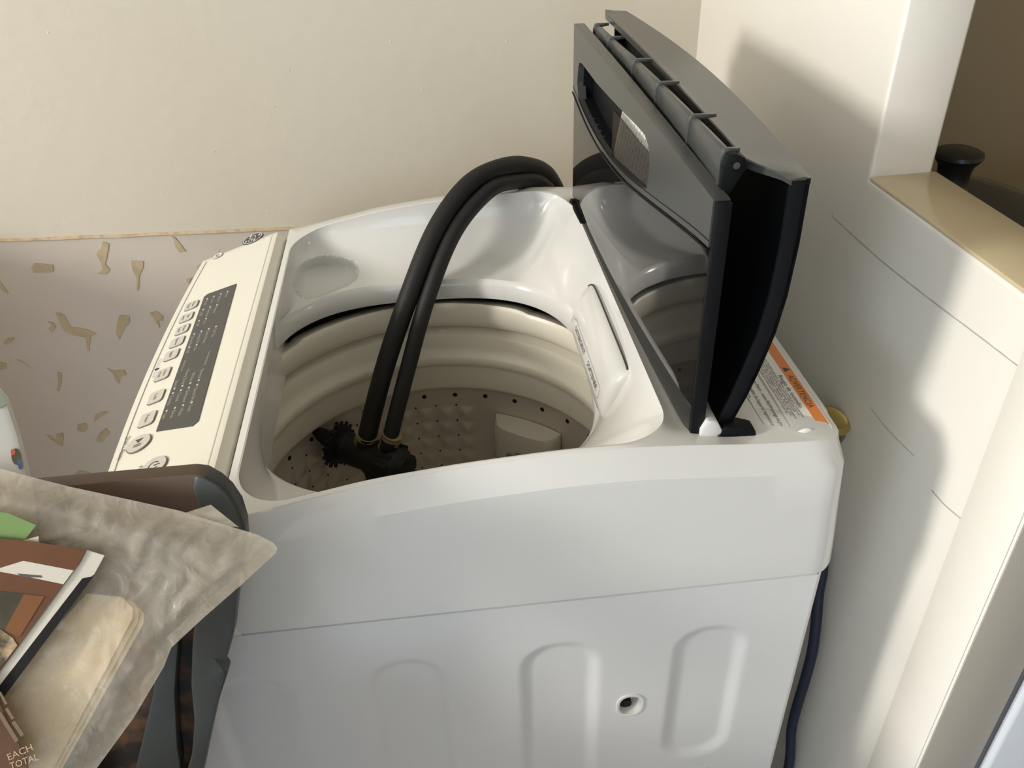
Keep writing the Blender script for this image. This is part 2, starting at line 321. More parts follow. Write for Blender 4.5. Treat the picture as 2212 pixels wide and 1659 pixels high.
# hairline cracks and scuffs of the half wall
cr = MB()
def crack(pts, wdt):
    P = spline([(XW-0.0004, y, z) for y, z in pts], 6); n = len(P)
    a = [(p.x, p.y, p.z+wdt*(0.3+0.7*abs(math.sin(i*1.7)))) for i, p in enumerate(P)]; b = [(p.x, p.y, p.z-wdt*0.4) for p in P]
    cr.add(a+b, [(i, i+1, n+i+1, n+i) for i in range(n-1)])
cr2 = cr
crack([(.3330, 1.0235), (.3270, 1.0195), (.312, 1.0192), (.225, 1.0177), (.1398, 1.0204), (.0682, 1.0245), (.0074, 1.0275)], .0010)
crack([(.1777, .8624), (.138, .8608), (.0903, .8649)], .0006)
crack([(.0536, .852), (.0315, .8525), (.0072, .8572)], .0011)
crack([(-.0113, .8485), (-.0354, .8492), (-.0522, .8491)], .0006)
cr.build('hairline_crack', mat('crack_grey', (0.46, 0.45, 0.43), 0.8), wr, smooth=0, fixn=False)
# left wall with a window, near wall with a window
def wall_with_window(name, axis, pos, lo, hi, a0, a1, z0, z1, label):
    m = MB(); out = [(lo, 0), (hi, 0), (hi, ZC), (lo, ZC)]; hole = [(a0, z0), (a0, z1), (a1, z1), (a1, z0)]
    if axis == 'x': m.prism(out, (pos, 0, 0), (0, 1, 0), (0, 0, 1), (1, 0, 0), -0.1, 0, [hole])
    else: m.prism(out, (0, pos, 0), (1, 0, 0), (0, 0, 1), (0, 1, 0), -0.1, 0, [hole])
    structure(m.build(name, MT['wall_n'], smooth=0), label)
def window(name, axis, pos, a0, a1, z0, z1):
    fr = MB(); t = 0.035
    O = (pos, 0, 0) if axis == 'x' else (0, pos, 0); ex = (0, 1, 0) if axis == 'x' else (1, 0, 0); ez = (1, 0, 0) if axis == 'x' else (0, 1, 0)
    fr.prism([(a0, z0), (a1, z0), (a1, z1), (a0, z1)], O, ex, (0, 0, 1), ez, -0.095, -0.055, [[(a0+t, z0+t), (a0+t, z1-t), (a1-t, z1-t), (a1-t, z0+t)]])
    f = structure(fr.build(name, MT['frame_w'], smooth=0))
    g = MB(); g.prism([(a0+t, z0+t), (a1-t, z0+t), (a1-t, z1-t), (a0+t, z1-t)], O, ex, (0, 0, 1), ez, -0.077, -0.073); g.build('window_pane', MT['pane'], f, smooth=0)
wall_with_window('wall_left', 'x', X0, Y0, YW, -1.60, -0.80, 1.97, 2.75, 'left wall with a high window'); window('window_1', 'x', X0, -1.60, -0.80, 1.97, 2.75)
fw = MB(); fw.prism([(X0, 0), (X1, 0), (X1, ZC), (X0, ZC)], (0, Y0, 0), (1, 0, 0), (0, 0, 1), (0, 1, 0), -0.1, 0, [[(-3.40, .75), (-3.40, 2.05), (-2.20, 2.05), (-2.20, .75)], [(-1.0, .20), (-1.0, 2.05), (-.10, 2.05), (-.10, .20)]])
structure(fw.build('wall_front', MT['wall_n'], smooth=0), 'wall behind the camera with two windows')
window('window_2', 'y', Y0, -3.40, -2.20, 0.75, 2.05); window('window_3', 'y', Y0, -1.0, -.10, .20, 2.05)

# ------------------------------------------------------------------ unseen low unit added at the left to shade the lower far wall
CUB = Vector((-1.62, .50, 0)); CU = empty('blocker_cupboard', CUB, 'unseen tan wooden unit added left of the washing machine to shade the lower wall', 'blocker_cupboard')
MT['tanwood'] = mat('tan_wood', (0.42, 0.30, 0.18), 0.5, noise_amt=0.4, noise_scale=12)
for nm_, a_, b_ in (('blocker_body', (-1.98, .24, .06), (-1.26, .78, .97)), ('blocker_top', (-2.0, .22, .97), (-1.24, .79, 1.0)), ('plinth', (-1.96, .27, 0), (-1.28, .76, .06)), ('blocker_door', (-1.965, .222, .08), (-1.625, .24, .95)), ('blocker_door', (-1.615, .222, .08), (-1.275, .24, .95))):
    MB().box(a_, b_).build(nm_, MT['tanwood'], CU, base=CUB, bevel=.003)
# ------------------------------------------------------------------ washing machine
WM = empty('washing_machine', WROOT, 'white top-loading washing machine with its black lid folded open, beside the half wall', 'washing machine', PSI)
ZU = [0.0, .062, .105, .142, .212, .288, .365, .423, .48, .545, .60, .63]
ZZ = [.925, .937, .942, .950, .964, .972, .9765, .977, .973, .967, .965, .965]
_zs = np.convolve(np.pad(np.interp(np.linspace(0, .63, 127), ZU, ZZ), 4, mode='edge'), np.ones(9)/9, 'valid')
def zc(u): return interp(np.linspace(0, .63, 127), _zs, u)
CC = (0.265, 0.300)
NTH = 480
TH = [2*PI*(i+0.5)/NTH for i in range(NTH)]
def sd_rrect(x, y, u0, u1, v0, v1, r, rf=None):
    if rf is not None and x < (u0+u1)/2: r = rf
    qx = abs(x-(u0+u1)/2)-(u1-u0)/2+r; qy = abs(y-(v0+v1)/2)-(v1-v0)/2+r
    return math.hypot(max(qx, 0), max(qy, 0))+min(max(qx, qy), 0)-r
def ring_rrect(u0, u1, v0, v1, r, rf=None):
    out = []
    for th in TH:
        a, b = 0.0, 0.6; c, s = math.cos(th), math.sin(th)
        for _ in range(26):
            mm = (a+b)/2
            if sd_rrect(CC[0]+mm*c, CC[1]+mm*s, u0, u1, v0, v1, r, rf) < 0: a = mm
            else: b = mm
        out.append((CC[0]+a*c, CC[1]+a*s))
    return out
def ring_hole(R):
    out = []; n = 2.75
    for th in TH:
        c, s = math.cos(th), math.sin(th); k = R/((abs(c)**n+abs(s)**n)**(1/n)); out.append((0.257+k*c, 0.300+k*s))
    return out
ZL = 0.895
def rearness(u, v, a=.43, b=.468): return smooth(a, b, u)*(1-smooth(.235, .277, abs(v-.3)))
def zT(u, v): return zc(u)-0.004*rearness(u, v)
T = ring_rrect(.094, .469, .0215, .5725, .055); B = ring_hole(0.1945)
POCKET = [(.0800, .0400), (.0830, .0385), (.1306, .0470), (.1690, .0640), (.1760, .0720), (.1786, .0880), (.1740, .0980), (.1618, .1070), (.1320, .1125), (.1200, .1120), (.1006, .0960), (.0835, .0600)]
def poly_dist(P, x, y):
    d = 1e9; c = False
    for i in range(len(P)):
        (ax, ay), (bx, by) = P[i-1], P[i]; ex, ey = bx-ax, by-ay
        t = min(1, max(0, ((x-ax)*ex+(y-ay)*ey)/(ex*ex+ey*ey))); d = min(d, math.hypot(x-ax-t*ex, y-ay-t*ey))
        if (by > y) != (ay > y) and x < (ax-bx)*(y-by)/(ay-by)+bx: c = not c
    return -d if c else d
rings = []
for dr, z in ((.014, .8665), (.004, .8665), (.0008, .8685), (0.0, .8720), (0.0, .8800), (.0012, .8870), (.0035, .8925)):
    rings.append([(u, v, z-0.026*(1-smooth(.20, .38, v))) for u, v in ring_hole(0.1885+dr)])
NB = 44
for i in range(NB+1):
    t = 1-i/NB; h = 1-math.cos(PI*t/2); d = math.sin(PI*t/2); R = []
    for (tu, tv), (bu, bv) in zip(T, B):
        zt = zT(tu, tv); h2 = h
        rr = rearness(tu, tv, .40, .46)
        hh = h2*(1-rr)+t*rr; dd = d*(1-rr)+t*rr      # the rear face slopes straight down
        u = tu+(bu-tu)*hh; v = tv+(bv-tv)*hh; z = zt-(zt-ZL+0.026*(1-smooth(.20, .38, bv)))*dd
        if v > .47 and u < .22:                                     # hand pocket pressed into the far front of the bowl
            k = 1-smooth(-.009, .0010, poly_dist(POCKET, u, t*.115)); v += 0.015*k; z -= 0.012*k
        R.append((u, v, z))
    rings.append(R)
def outer(u0, u1, v0, v1, r, dz, zrear, rf=None):
    R = []
    for u, v in ring_rrect(u0, u1, v0, v1, r, rf):
        side = smooth(.236, .272, abs(v-.3)); k = smooth(.44, .478, u)*(1-side)
        R.append((u, v, (zc(u)+dz)*(1-k)+zrear*k))
    return R
rings.append(outer(.0925, .474, .0195, .5745, .056, .0006, .9665))
rings.append(outer(.0895, .480, .0175, .5770, .056, .0, .9640))
rings.append(outer(.0870, .492, .0165, .5800, .050, -.0006, .9632))
rings.append(outer(.0855, .607, .0168, .5905, .022, -.0008, .9632, .002))
rings.append(outer(.0850, .6145, .0145, .5945, .022, -.0028, .9626, .002))
rings.append(outer(.0845, .6175, .0009, .5991, .022, -.0232, .9605, .002))
for u1, v0, z in ((.6205, -.0012, .90), (.6235, -.003, .86), (.6255, -.0045, .828), (.6245, -.0040, .8225), (.6150, .004, .8215)):
    rings.append([(u, v, z) for u, v in ring_rrect(.079, u1, v0, .6-v0, .022, .002)])
cov = MB().rings(rings)
cover = cov.build('top_cover', MT['white'], WM, smooth=31)
# control panel -----------------------------------------------------------
def ufront(v): return -.034-.017*(1-((v-.3)/.3)**2)
pv = [0, .002, .005, .009, .013, .017, .021, .03, .05]+[.05+.5*i/24 for i in range(1, 25)]+[.57, .579, .583, .587, .591, .595, .598, .6]
def vdrop(v):
    e = min(v, .6-v); return 0.025*(1-smooth(-.006, .0225, e)) if e < .0225 else 0.0
rows = []
for k in range(-3, 18):
    R = []
    for v in pv:
        uf = ufront(v)
        if k == -3: u, z = .0830, .930
        elif k == -2: u, z = .0775, .9345
        elif k == -1: u, z = .0715, .9412
        elif k <= 12:
            s = k/12; u = .0695+(uf+.004-.0695)*s; z = .9412-(.0695-u)*.3295
        elif k == 13: u, z = uf+.0012, .9412-(.0695-uf-.0025)*.3295
        elif k == 14: u, z = uf-.001, .9412-(.0695-uf)*.3295-.0035
        elif k == 15: u, z = uf-.002, .890
        elif k == 16: u, z = uf-.003, .8225
        else: u, z = uf+.01, .8215
        zz = z-vdrop(v)*(1 if k < 16 else 0)
        R.append((u, v, zz))
    rows.append(R)
pm = MB().rings(rows, closed=False)
# side skirts below the rounded panel ends
for j in (0, len(pv)-1):
    edge = [r[j] for r in rows[:20]]; low = [(p[0], p[1]+(-.0045 if j == 0 else .0045), .8215) for p in edge]; n = len(edge)
    pm.add(edge+low, [(i, i+1, n+i+1, n+i) for i in range(n-1)])
panel = pm.build('control_panel', MT['panel'], WM, smooth=42)
PA = Vector((.070, 0, .9414)); PB = Vector((-.042, 0, .9045))
PY = (PA-PB).normalized(); PX = Vector((0, -1, 0)); PN = PX.cross(PY).normalized()
def pp(x, y, off=0.0): return PA+PX*x+PY*y+PN*off
def plate(poly, d0, d1): return MB().prism(poly, PA, PX, PY, PN, d0, d1)
E0 = 0.0008
dp = [(-.4590, -.0435), (-.4567, -.0397), (-.1690, -.0318), (-.1650, -.0345), (-.1784, -.0788), (-.1745, -.0815), (-.4565, -.0855), (-.4595, -.0820)]
dp = [(-.4578, -.0397), (-.4605, -.0800), (-.4560, -.0842), (-.1784, -.0800), (-.1636, -.0370), (-.1690, -.0318)]
disp = plate(dp[::-1], -.001, E0).build('display', MT['display'], panel, smooth=0, label='charcoal status display')
dl = MB(); du = MB()
A_ = [(-.4432, -.0491, 'Hot'), (-.4441, -.0586, 'Warm'), (-.4448, -.0681, 'Cool'), (-.4451, -.0773, 'Cold'), (-.4168, -.0584, 'Heavy'), (-.4179, -.068, 'Normal'), (-.4183, -.0774, 'Light'), (-.3901, -.068, 'On'), (-.3909, -.0773, 'Off'),
      (-.3587, -.0488, 'Full Tub'), (-.3599, -.0582, 'Extra Rinse'), (-.3609, -.0679, 'Deep Fill'), (-.3612, -.0774, 'Deep Rinse'), (-.3311, -.0679, 'On'), (-.3316, -.0772, 'Off'),
      (-.2393, -.0476, 'Speed Wash'), (-.2401, -.0574, 'Delicates'), (-.241, -.067, 'Casual'), (-.241, -.0761, 'Towels'), (-.2077, -.0471, 'Soak'), (-.2086, -.057, 'Wash'), (-.2094, -.0664, 'Rinse'), (-.2096, -.0758, 'Spin')]
for x, y, s in A_:
    dl.prism(rrect2(x, y, .0030, .0022, .0008, 2), PA, PX, PY, PN, E0-.0002, E0+.0003)
    put_text(du, s, .0058, pp(x+.0042, y-.0020, E0+.0002), PX, PY)
for x, y, s in [(-.2478, -.0476, 'Normal'), (-.2485, -.0576, 'Whites'), (-.249, -.0669, 'Heavy Duty'), (-.2496, -.0764, 'Jeans')]:
    dl.prism(rrect2(x, y, .0030, .0022, .0008, 2), PA, PX, PY, PN, E0-.0002, E0+.0003)
    put_text(du, s, .0058, pp(x-.0036, y-.0020, E0+.0002), PX, PY, align='RIGHT')
put_text(du, 'Time Remaining', .0042, pp(-.3040, -.0475, E0+.0002), PX, PY)
put_text(du, 'Delay Hours', .0042, pp(-.3042, -.0770, E0+.0002), PX, PY)
dl.build('indicator_dot', MT['ink_l'], disp, smooth=0, kind='stuff'); du.build('display_lettering', MT['ink_g'], disp, smooth=0, kind='stuff', fixn=False)
for x, y, w_, t1, t2 in [(-.444, -.0988, .0195, 'Wash', 'Temp'), (-.4147, -.0994, .0195, 'Soil', 'Level'), (-.3856, -.0984, .0200, 'Water', 'Level'), (-.3577, -.0987, .0200, 'Options', ''), (-.3302, -.0993, .0205, 'Signal', ''), (-.2917, -.1009, .0225, 'Delay', 'Wash'), (-.2467, -.0973, .0225, 'Cycle', ''), (-.2079, -.0974, .0235, 'Preset', '')]:
    rim = plate(rrect2(x, y, w_, .0185, .0042), -.001, E0).build('button_rim', MT['btn_rim'], panel, smooth=0)
    plate(rrect2(x, y, w_-.0014, .0171, .0037), 0, E0+.0009).build('button_cap', MT['btn'], rim, smooth=30)
    tx = MB()
    if t2:
        put_text(tx, t1, .0048, pp(x, y+.0016, E0+.0011), PX, PY, align='CENTER'); put_text(tx, t2, .0048, pp(x, y-.0048, E0+.0011), PX, PY, align='CENTER')
    else: put_text(tx, t1, .0050, pp(x, y-.0016, E0+.0011), PX, PY, align='CENTER')
    tx.build('button_lettering', MT['ink'], rim, smooth=0, fixn=False)
def round_button(name, x, y, r, glyph):
    rim = plate(circ2(x, y, r, n=40), -.001, E0+.0002).build(name, MT['btn_rim'], panel, smooth=30)
    plate(circ2(x, y, r-.0010, n=40), 0, E0+.0012).build('button_cap', MT['btn'], rim, smooth=30)
    g = MB(); o = E0+.0014
    if glyph == 'play':
        g.add([pp(x-.0060, y-.0046, o), pp(x-.0060, y+.0046, o), pp(x+.0005, y, o)], [(0, 2, 1)])
        for k in (.0020, .0046): g.add([pp(x+k, y-.0042, o), pp(x+k+.0013, y-.0042, o), pp(x+k+.0013, y+.0042, o), pp(x+k, y+.0042, o)], [(0, 1, 2, 3)])
    else:
        pts = []
        for k in range(25):
            a = PI/2+0.62+(2*PI-1.24)*k/24; pts.append((a,))
        inn = [pp(x+.0044*math.cos(a[0]), y+.0044*math.sin(a[0]), o) for a in pts]; ou = [pp(x+.0057*math.cos(a[0]), y+.0057*math.sin(a[0]), o) for a in pts]; n = len(pts)
        g.add(inn+ou, [(i, i+1, n+i+1, n+i) for i in range(n-1)])
        g.add([pp(x-.0007, y, o), pp(x+.0007, y, o), pp(x+.0007, y+.0066, o), pp(x-.0007, y+.0066, o)], [(0, 1, 2, 3)])
    g.build('button_symbol', MT['ink'], rim, smooth=0, fixn=False)
round_button('start_button', -.1671, -.0957, .0136, 'play'); round_button('power_button', -.1177, -.0662, .0136, 'power')
tx = MB(); put_text(tx, 'Start / Pause', .0068, pp(-.1875, -.1150, E0+.0002), PX, PY, width=.0365); put_text(tx, 'Power', .0068, pp(-.1270, -.0850, E0+.0002), PX, PY)
lw = .0005
def seg2(x0, y0, x1, y1, wd_=lw):
    d = Vector((x1-x0, y1-y0)).normalized(); nx, ny = -d.y*wd_/2, d.x*wd_/2
    tx.add([pp(x0+nx, y0+ny, E0+.0002), pp(x0-nx, y0-ny, E0+.0002), pp(x1-nx, y1-ny, E0+.0002), pp(x1+nx, y1+ny, E0+.0002)], [(0, 1, 2, 3)])
seg2(-.3290, -.1090, -.3290, -.1135); seg2(-.3290, -.1135, -.3125, -.1135); seg2(-.3070, -.1135, -.2930, -.1135); seg2(-.2930, -.1135, -.2930, -.1105)
tx.prism(rrect2(-.3097, -.1138, .0032, .0030, .0006, 2), PA, PX, PY, PN, .0002, E0+.0002)
tx.prism(circ2(-.3097, -.1118, .0013, n=12), PA, PX, PY, PN, .0002, E0+.0002, [circ2(-.3097, -.1118, .0008, n=12)[::-1]])
put_text(tx, 'Smart', .0040, pp(-.5935, -.0880, E0+.0002), PX, PY, width=.0105)
# thin moulded line just inside the front edge
fl = []
for v in [0.03+.54*i/30 for i in range(31)]:
    u = ufront(v)+.0085; fl.append(Vector((u, v, .9412-(.0695-u)*.3295)))
n = len(fl); e = PY*.0004
tx.add([p+e+PN*.0005 for p in fl]+[p-e+PN*.0005 for p in fl], [(i, i+1, n+i+1, n+i) for i in range(n-1)])
tx.build('panel_lettering', MT['ink'], panel, smooth=0, fixn=False, kind='stuff')
rl = MB(); r2 = []
for v in [0.025+.55*i/20 for i in range(21)]: r2.append(Vector((.0640, v, .9412-.0055*.3295+.0005)))
n = len(r2); rl.add([p+Vector((.0003, 0, .0001)) for p in r2]+[p-Vector((.0003, 0, .0001)) for p in r2], [(i, i+1, n+i+1, n+i) for i in range(n-1)])
rl.build('panel_line', MT['ink_g'], panel, smooth=0, fixn=False)
# round monogram badge
def badge(x, y, r, dark):
    bd = plate(circ2(x, y, r, n=40), -.001, E0).build('badge', MT['ink'] if dark else MT['btn_rim'], panel, smooth=30, label='round monogram badge')
    k = MB(); M2 = (lambda ro, ri: k.prism(circ2(x, y, ro, n=40), PA, PX, PY, PN, E0-.0002, E0+.0003, [circ2(x, y, ri, n=40)[::-1]]))
    M2(r*.93, r*.85)
    if not dark: k.prism(circ2(x, y, r*.84, n=32), PA, PX, PY, PN, E0-.0002, E0+.0002)
    for a in (0, PI/2, PI, 1.5*PI):           # the four swirls between the letters and the ring
        cx_, cy_ = x+.66*r*math.cos(a+.4), y+.66*r*math.sin(a+.4)
        k.prism(circ2(cx_, cy_, r*.17, r*.10, n=12), PA, PX, PY, PN, E0-.0002, E0+.0003)
    k.build('badge_ring', MT['ink_l'] if dark else MT['panel'], bd, smooth=0)
    t = MB(); put_text(t, 'GE', r*1.02, pp(x-.02*r, y-.34*r, E0+.0005), PX, PY, align='CENTER', shear=0.3)
    t.build('badge_lettering', MT['ink_l'] if dark else MT['ink'], bd, smooth=0, fixn=False)
badge(-.5885, -.0370, .0155, True); badge(-.5745, -.0875, .0076, False)
# dark dirt line in the groove behind the panel
gl = MB(); P = [Vector((.0838, .03+.54*i/40, .9340+.0006*math.sin(i*2.3))) for i in range(41)]
gl.tube(P, .0011, 6); gl.build('panel_gap', MT['dark_tub'], panel)

# cabinet ------------------------------------------------------------------
def recess(u, z):
    d = 0.0
    for cu, hw in ((.071, .040), (.219, .040), (.367, .041), (.5165, .0385)):
        top, bt = .758, (.538 if cu > .5 else .486); r = hw
        qx = abs(u-cu)-hw+r*0.92; zc_ = (top+bt)/2; qz = abs(z-zc_)-(top-bt)/2+r*0.92
        s = math.hypot(max(qx, 0), max(qz, 0))+min(max(qx, qz), 0)-r*0.92
        d = max(d, 1-smooth(-.014, .001, s))
    return d
cb = MB(); us = [-.03+.64*i/213 for i in range(214)]; zsx = [.03, .2, .4]+[.44+.378*i/125 for i in range(126)]+[.8205]
PCU, PCZ = .4405, .6470
grid = []
for z in zsx:
    for u in us: grid.append((u, .0005+.0055*recess(u, z)+(.010*smooth(.8160, .8195, z)), z))
nu = len(us); fs = []
for j in range(len(zsx)-1):
    for i in range(nu-1):
        uu, zz = (us[i]+us[i+1])/2, (zsx[j]+zsx[j+1])/2
        if ((uu-PCU)/.0125)**2+((zz-PCZ)/.0158)**2 < 1: continue
        fs.append((j*nu+i, j*nu+i+1, (j+1)*nu+i+1, (j+1)*nu+i))
cb.add(grid, fs)
# remaining sides of the box
r_ = .016
def side_loop(z):
    L = [(us[-1], .0005, z)]
    for k in range(1, 7): a = -PI/2+PI/2*k/6; L.append((.61+.008*math.cos(a), .0005+r_+r_*math.sin(a), z))
    for k in range(7): a = PI/2*k/6; L.append((.61+.008*math.cos(a), .5955-r_+r_*math.sin(a), z))
    L.append((-.03, .5955, z))
    for k in range(1, 12): v = .5955-.591*k/12; L.append((ufront(v)+.004, v, z))
    L.append((us[0], .0005, z)); return L
cb.rings([side_loop(.03), side_loop(.8205)], closed=False)
cabinet = cb.build('cabinet', MT['cab'], WM, smooth=45, fixn=False)
# service port in the near side
bz = MB()
def oval(a, b, v, n=36): return [(PCU+a*(abs(math.cos(t))**.8)*math.copysign(1, math.cos(t)), v, PCZ+b*(abs(math.sin(t))**.8)*math.copysign(1, math.sin(t))) for t in [2*PI*k/n for k in range(n)]]
bz.rings([oval(.0148, .0182, .0015), oval(.0145, .0179, -.0008), oval(.0128, .0160, -.0012), oval(.0112, .0142, -.0005), oval(.0105, .0134, .006), oval(.0098, .0126, .015), oval(.002, .002, .0155)], cap1=True)
port = bz.build('port_bezel', MT['white'], cabinet, label='white oval port in the side panel')
pg = MB(); pg.rings([[(p[0]-.0030, p[1], p[2]-.0075) for p in oval(.0066, .0054, v)] for v in (.0160, .0070)], cap1=True); pg.build('port_hole', MT['hole'], port)
ap = MB().prism(rrect2(.4865, .40, .106, .228, .006), (0, .0005, 0), (1, 0, 0), (0, 0, 1), (0, -1, 0), -.002, .0012); ap.build('access_panel', MT['cab'], cabinet, bevel=.0006)
ft = MB()
for u, v in ((.03, .05), (.57, .05), (.03, .55), (.57, .55)):
    k = MB(); k.lathe([(.018, 0), (.02, .004), (.02, .012), (.008, .014), (.008, .032)], (u, v, 0), seg=18, caps=True); k.build('foot', MT['black'], WM)

# tub ring, drum --------------------------------------------------------------
DC = (.263, .277)
prof = [(.252, .840), (.243, .8505), (.2275, .8525), (.2255, .850), (.2245, .846), (.2238, .838), (.2243, .828), (.2258, .8205), (.2290, .8170), (.2400, .8155), (.2400, .8100), (.2330, .8065), (.2272, .8045), (.2255, .800), (.2240, .788), (.2208, .7785), (.2165, .7750), (.2145, .7710), (.2143, .7650), (.2158, .7612), (.2205, .7602), (.2205, .757), (.2208, .740), (.2218, .7210), (.2226, .7165), (.2250, .7145), (.2310, .7140)]
tr = MB(); SEG = 160; R = []
for r, z in prof:
    ring = []
    for k in range(SEG):
        a = 2*PI*k/SEG; up_ = 0.0
        if z > .845: up_ = .0035*(smooth(.95, 1.0, a)*(1-smooth(2.35, 2.40, a)))-.002
        ring.append((DC[0]+r*math.cos(a), DC[1]+r*math.sin(a), z+up_))
    R.append(ring)
tring = tr.rings(R).build('tub_ring', MT['tub'], WM, smooth=50, label='cream stepped balance ring above the drum')
pk = MB(); a = 1.49; rr = .2325
pk.prism(circ2(0, 0, .0052, .0026, n=20), (DC[0]+rr*math.cos(a), DC[1]+rr*math.sin(a), .8078), (-math.sin(a), math.cos(a), 0), (-math.cos(a)*.8, -math.sin(a)*.8, -.6), (-.6*math.cos(a), -.6*math.sin(a), .8), -.001, .0006); pk.build('ring_plug', MT['tub'], tring)
ot = MB().lathe([(.262, .40), (.262, .845), (.275, .853)], (DC[0], DC[1], 0), seg=64); ot.build('outer_tub', MT['dark_tub'], WM)
dr = MB(); NA, NZ = 384, 96; RD = .2290; CELLA, CELLZ = 2*PI/48, .0285; ZB = .47; R = []
def dimple(a, z):
    if z > .682: return 0
    x = (a/CELLA) % 1-.5; row = (.682-z)/CELLZ; y = row % 1-.5
    am = a % (2*PI)
    if .50 < am < 1.30: return 0
    return -.0055*max(0, 1-max(abs(x), abs(y))*2.3)
for j in range(NZ+1):
    z = .7145-(.7145-ZB)*j/NZ
    R.append([(DC[0]+(RD+dimple(2*PI*k/NA, z))*math.cos(2*PI*k/NA), DC[1]+(RD+dimple(2*PI*k/NA, z))*math.sin(2*PI*k/NA), z) for k in range(NA)])
for rr, z in ((.222, .452), (.205, .44), (.19, .436), (.12, .438), (.06, .46), (.02, .468)):
    R.append([(DC[0]+rr*math.cos(2*PI*k/NA), DC[1]+rr*math.sin(2*PI*k/NA), z) for k in range(NA)])
drum = dr.rings(R, cap1=True).build('drum', MT['steel'], WM, smooth=25, label='dimpled stainless steel drum')
hs = MB()
def hole(a, z, r):
    nrm = Vector((-math.cos(a), -math.sin(a), 0)); o = Vector((DC[0]+RD*math.cos(a), DC[1]+RD*math.sin(a), z))
    hs.prism(circ2(0, 0, r, n=10), o, (-math.sin(a), math.cos(a), 0), (0, 0, 1), nrm, -.001, .0006)
for k in range(48):
    a = CELLA*k
    if .46 < a < 1.34: continue
    for q in range(8): hole(a, .682-CELLZ*q, .0014)
for k in range(32): hole(2*PI*(k+.35)/32, .700, .0034)
hs.build('drum_holes', MT['hole'], drum, smooth=0, kind='stuff')
# lint filter hung on the drum wall
fa = math.radians(54); er = Vector((math.cos(fa), math.sin(fa), 0)); et = Vector((math.sin(fa), -math.cos(fa), 0)); ez = Vector((0, 0, 1))
fc = Vector((DC[0], DC[1], 0)); fl_ = MB(); sec = []
for z, g in ((.520, .9), (.53, 1), (.655, 1), (.664, .97), (.668, .90)):
    pts = []
    for k in range(13):
        s = -1+2*k/12; pts.append(fc+et*(s*.0535*g)+er*(.2010-.006*(1-s*s)*g+.012*abs(s)**8)+ez*z)
    for k in range(13):
        s = 1-2*k/12; pts.append(fc+et*(s*.0535)+er*(math.sqrt(RD**2-(s*.0535)**2)-.001)+ez*(z+(.004 if z > .66 else 0)))
    sec.append(pts)
filt = fl_.rings(sec, True, True, True).build('lint_filter', MT['filter'], WM, smooth=40, label='cream lint filter case clipped to the drum wall')
for k, (t, z, w_, h_) in enumerate(((.004, .630, .020, .012), (-.010, .624, .022, .010))):
    MB().prism(rrect2(0, 0, w_, h_, .003), fc+et*t+er*.196+ez*z, et, ez, -er, -.003, .004).build('filter_tab', MT['filter_tab'], filt, bevel=.001)

# dispenser drawer in the rear face of the bowl ------------------------------------
nose = [(.466, .949), (.4575, .9485), (.4515, .9455), (.4440, .9360), (.4375, .9220), (.4335, .9060), (.4335, .8960), (.4375, .8890), (.4440, .8835), (.4500, .8800)]
ds = MB(); sec = []
for v, g in ((.163, .25), (.1635, .62), (.1665, .86), (.172, .97), (.180, 1.0), (.260, 1.0), (.335, 1.0), (.345, .95), (.3525, .80), (.357, .55), (.3585, .2)):
    vs = []
    for u, z in nose:
        ul = .4500+(.4655-.4500)*((z-.884)/.065)
        zz = .917+(z-.917)*((.80+.20*g) if v > .25 else (.94+.06*g)); vs.append((ul+(u-ul)*g, v, zz))
    sec.append(vs)
disp_d = ds.rings(sec, False, False, False).build('dispenser_drawer', MT['white'], WM, smooth=60, label='white detergent and softener drawer front')
gp = MB(); gp.tube(spline([(.4567, .3590, .9420), (.4590, .352, .9475), (.4608, .335, .9495), (.4610, .26, .9497), (.4608, .182, .9495), (.4598, .168, .9450), (.4560, .1618, .925), (.4520, .1612, .905), (.4490, .1625, .890)], 8), .0010, 6); gp.build('drawer_gap', MT['dark_tub'], disp_d)
dn0, dn1 = Vector((.4375, 0, .9220)), Vector((.4335, 0, .9060)); DY = (dn0-dn1).normalized(); DX = Vector((0, -1, 0)); DN = DX.cross(DY).normalized()
if DN.x > 0: DN = -DN
dt = MB(); dO = dn1+DN*.0007
put_text(dt, 'DETERGENT', .0085, dO+DX*(-.318)+DY*.0035, DX, DY, width=.057); put_text(dt, 'SOFTENER', .0085, dO+DX*(-.243)+DY*.0035, DX, DY, width=.050)
o1 = rrect2(-.255, .0063, .148, .0150, .0074, 6); o2 = rrect2(-.255, .0063, .1472, .0142, .0070, 6)
n = len(o1); dt.add([dO+DX*x+DY*y for x, y in o1]+[dO+DX*x+DY*y for x, y in o2], [(i, (i+1) % n, n+(i+1) % n, n+i) for i in range(n)])
dt.build('drawer_lettering', MT['ink'], disp_d, smooth=0, fixn=False)
# lid lock wedge on the far side of the deck
lk = MB(); lk.prism([(.4660, .553), (.4685, .566), (.4715, .568), (.4722, .550), (.4738, .478), (.4680, .474)], (0, 0, .9640), (1, 0, 0), (0, 1, 0), (0, 0, 1), -.002, .006)
lock = lk.build('lid_lock', MT['black'], WM, bevel=.0012); k = MB(); k.lathe([(.0001, .002), (.003, .0015), (.004, 0)], (.4690, .545, .9700), seg=14); k.build('lock_pin', MT['black'], lock)

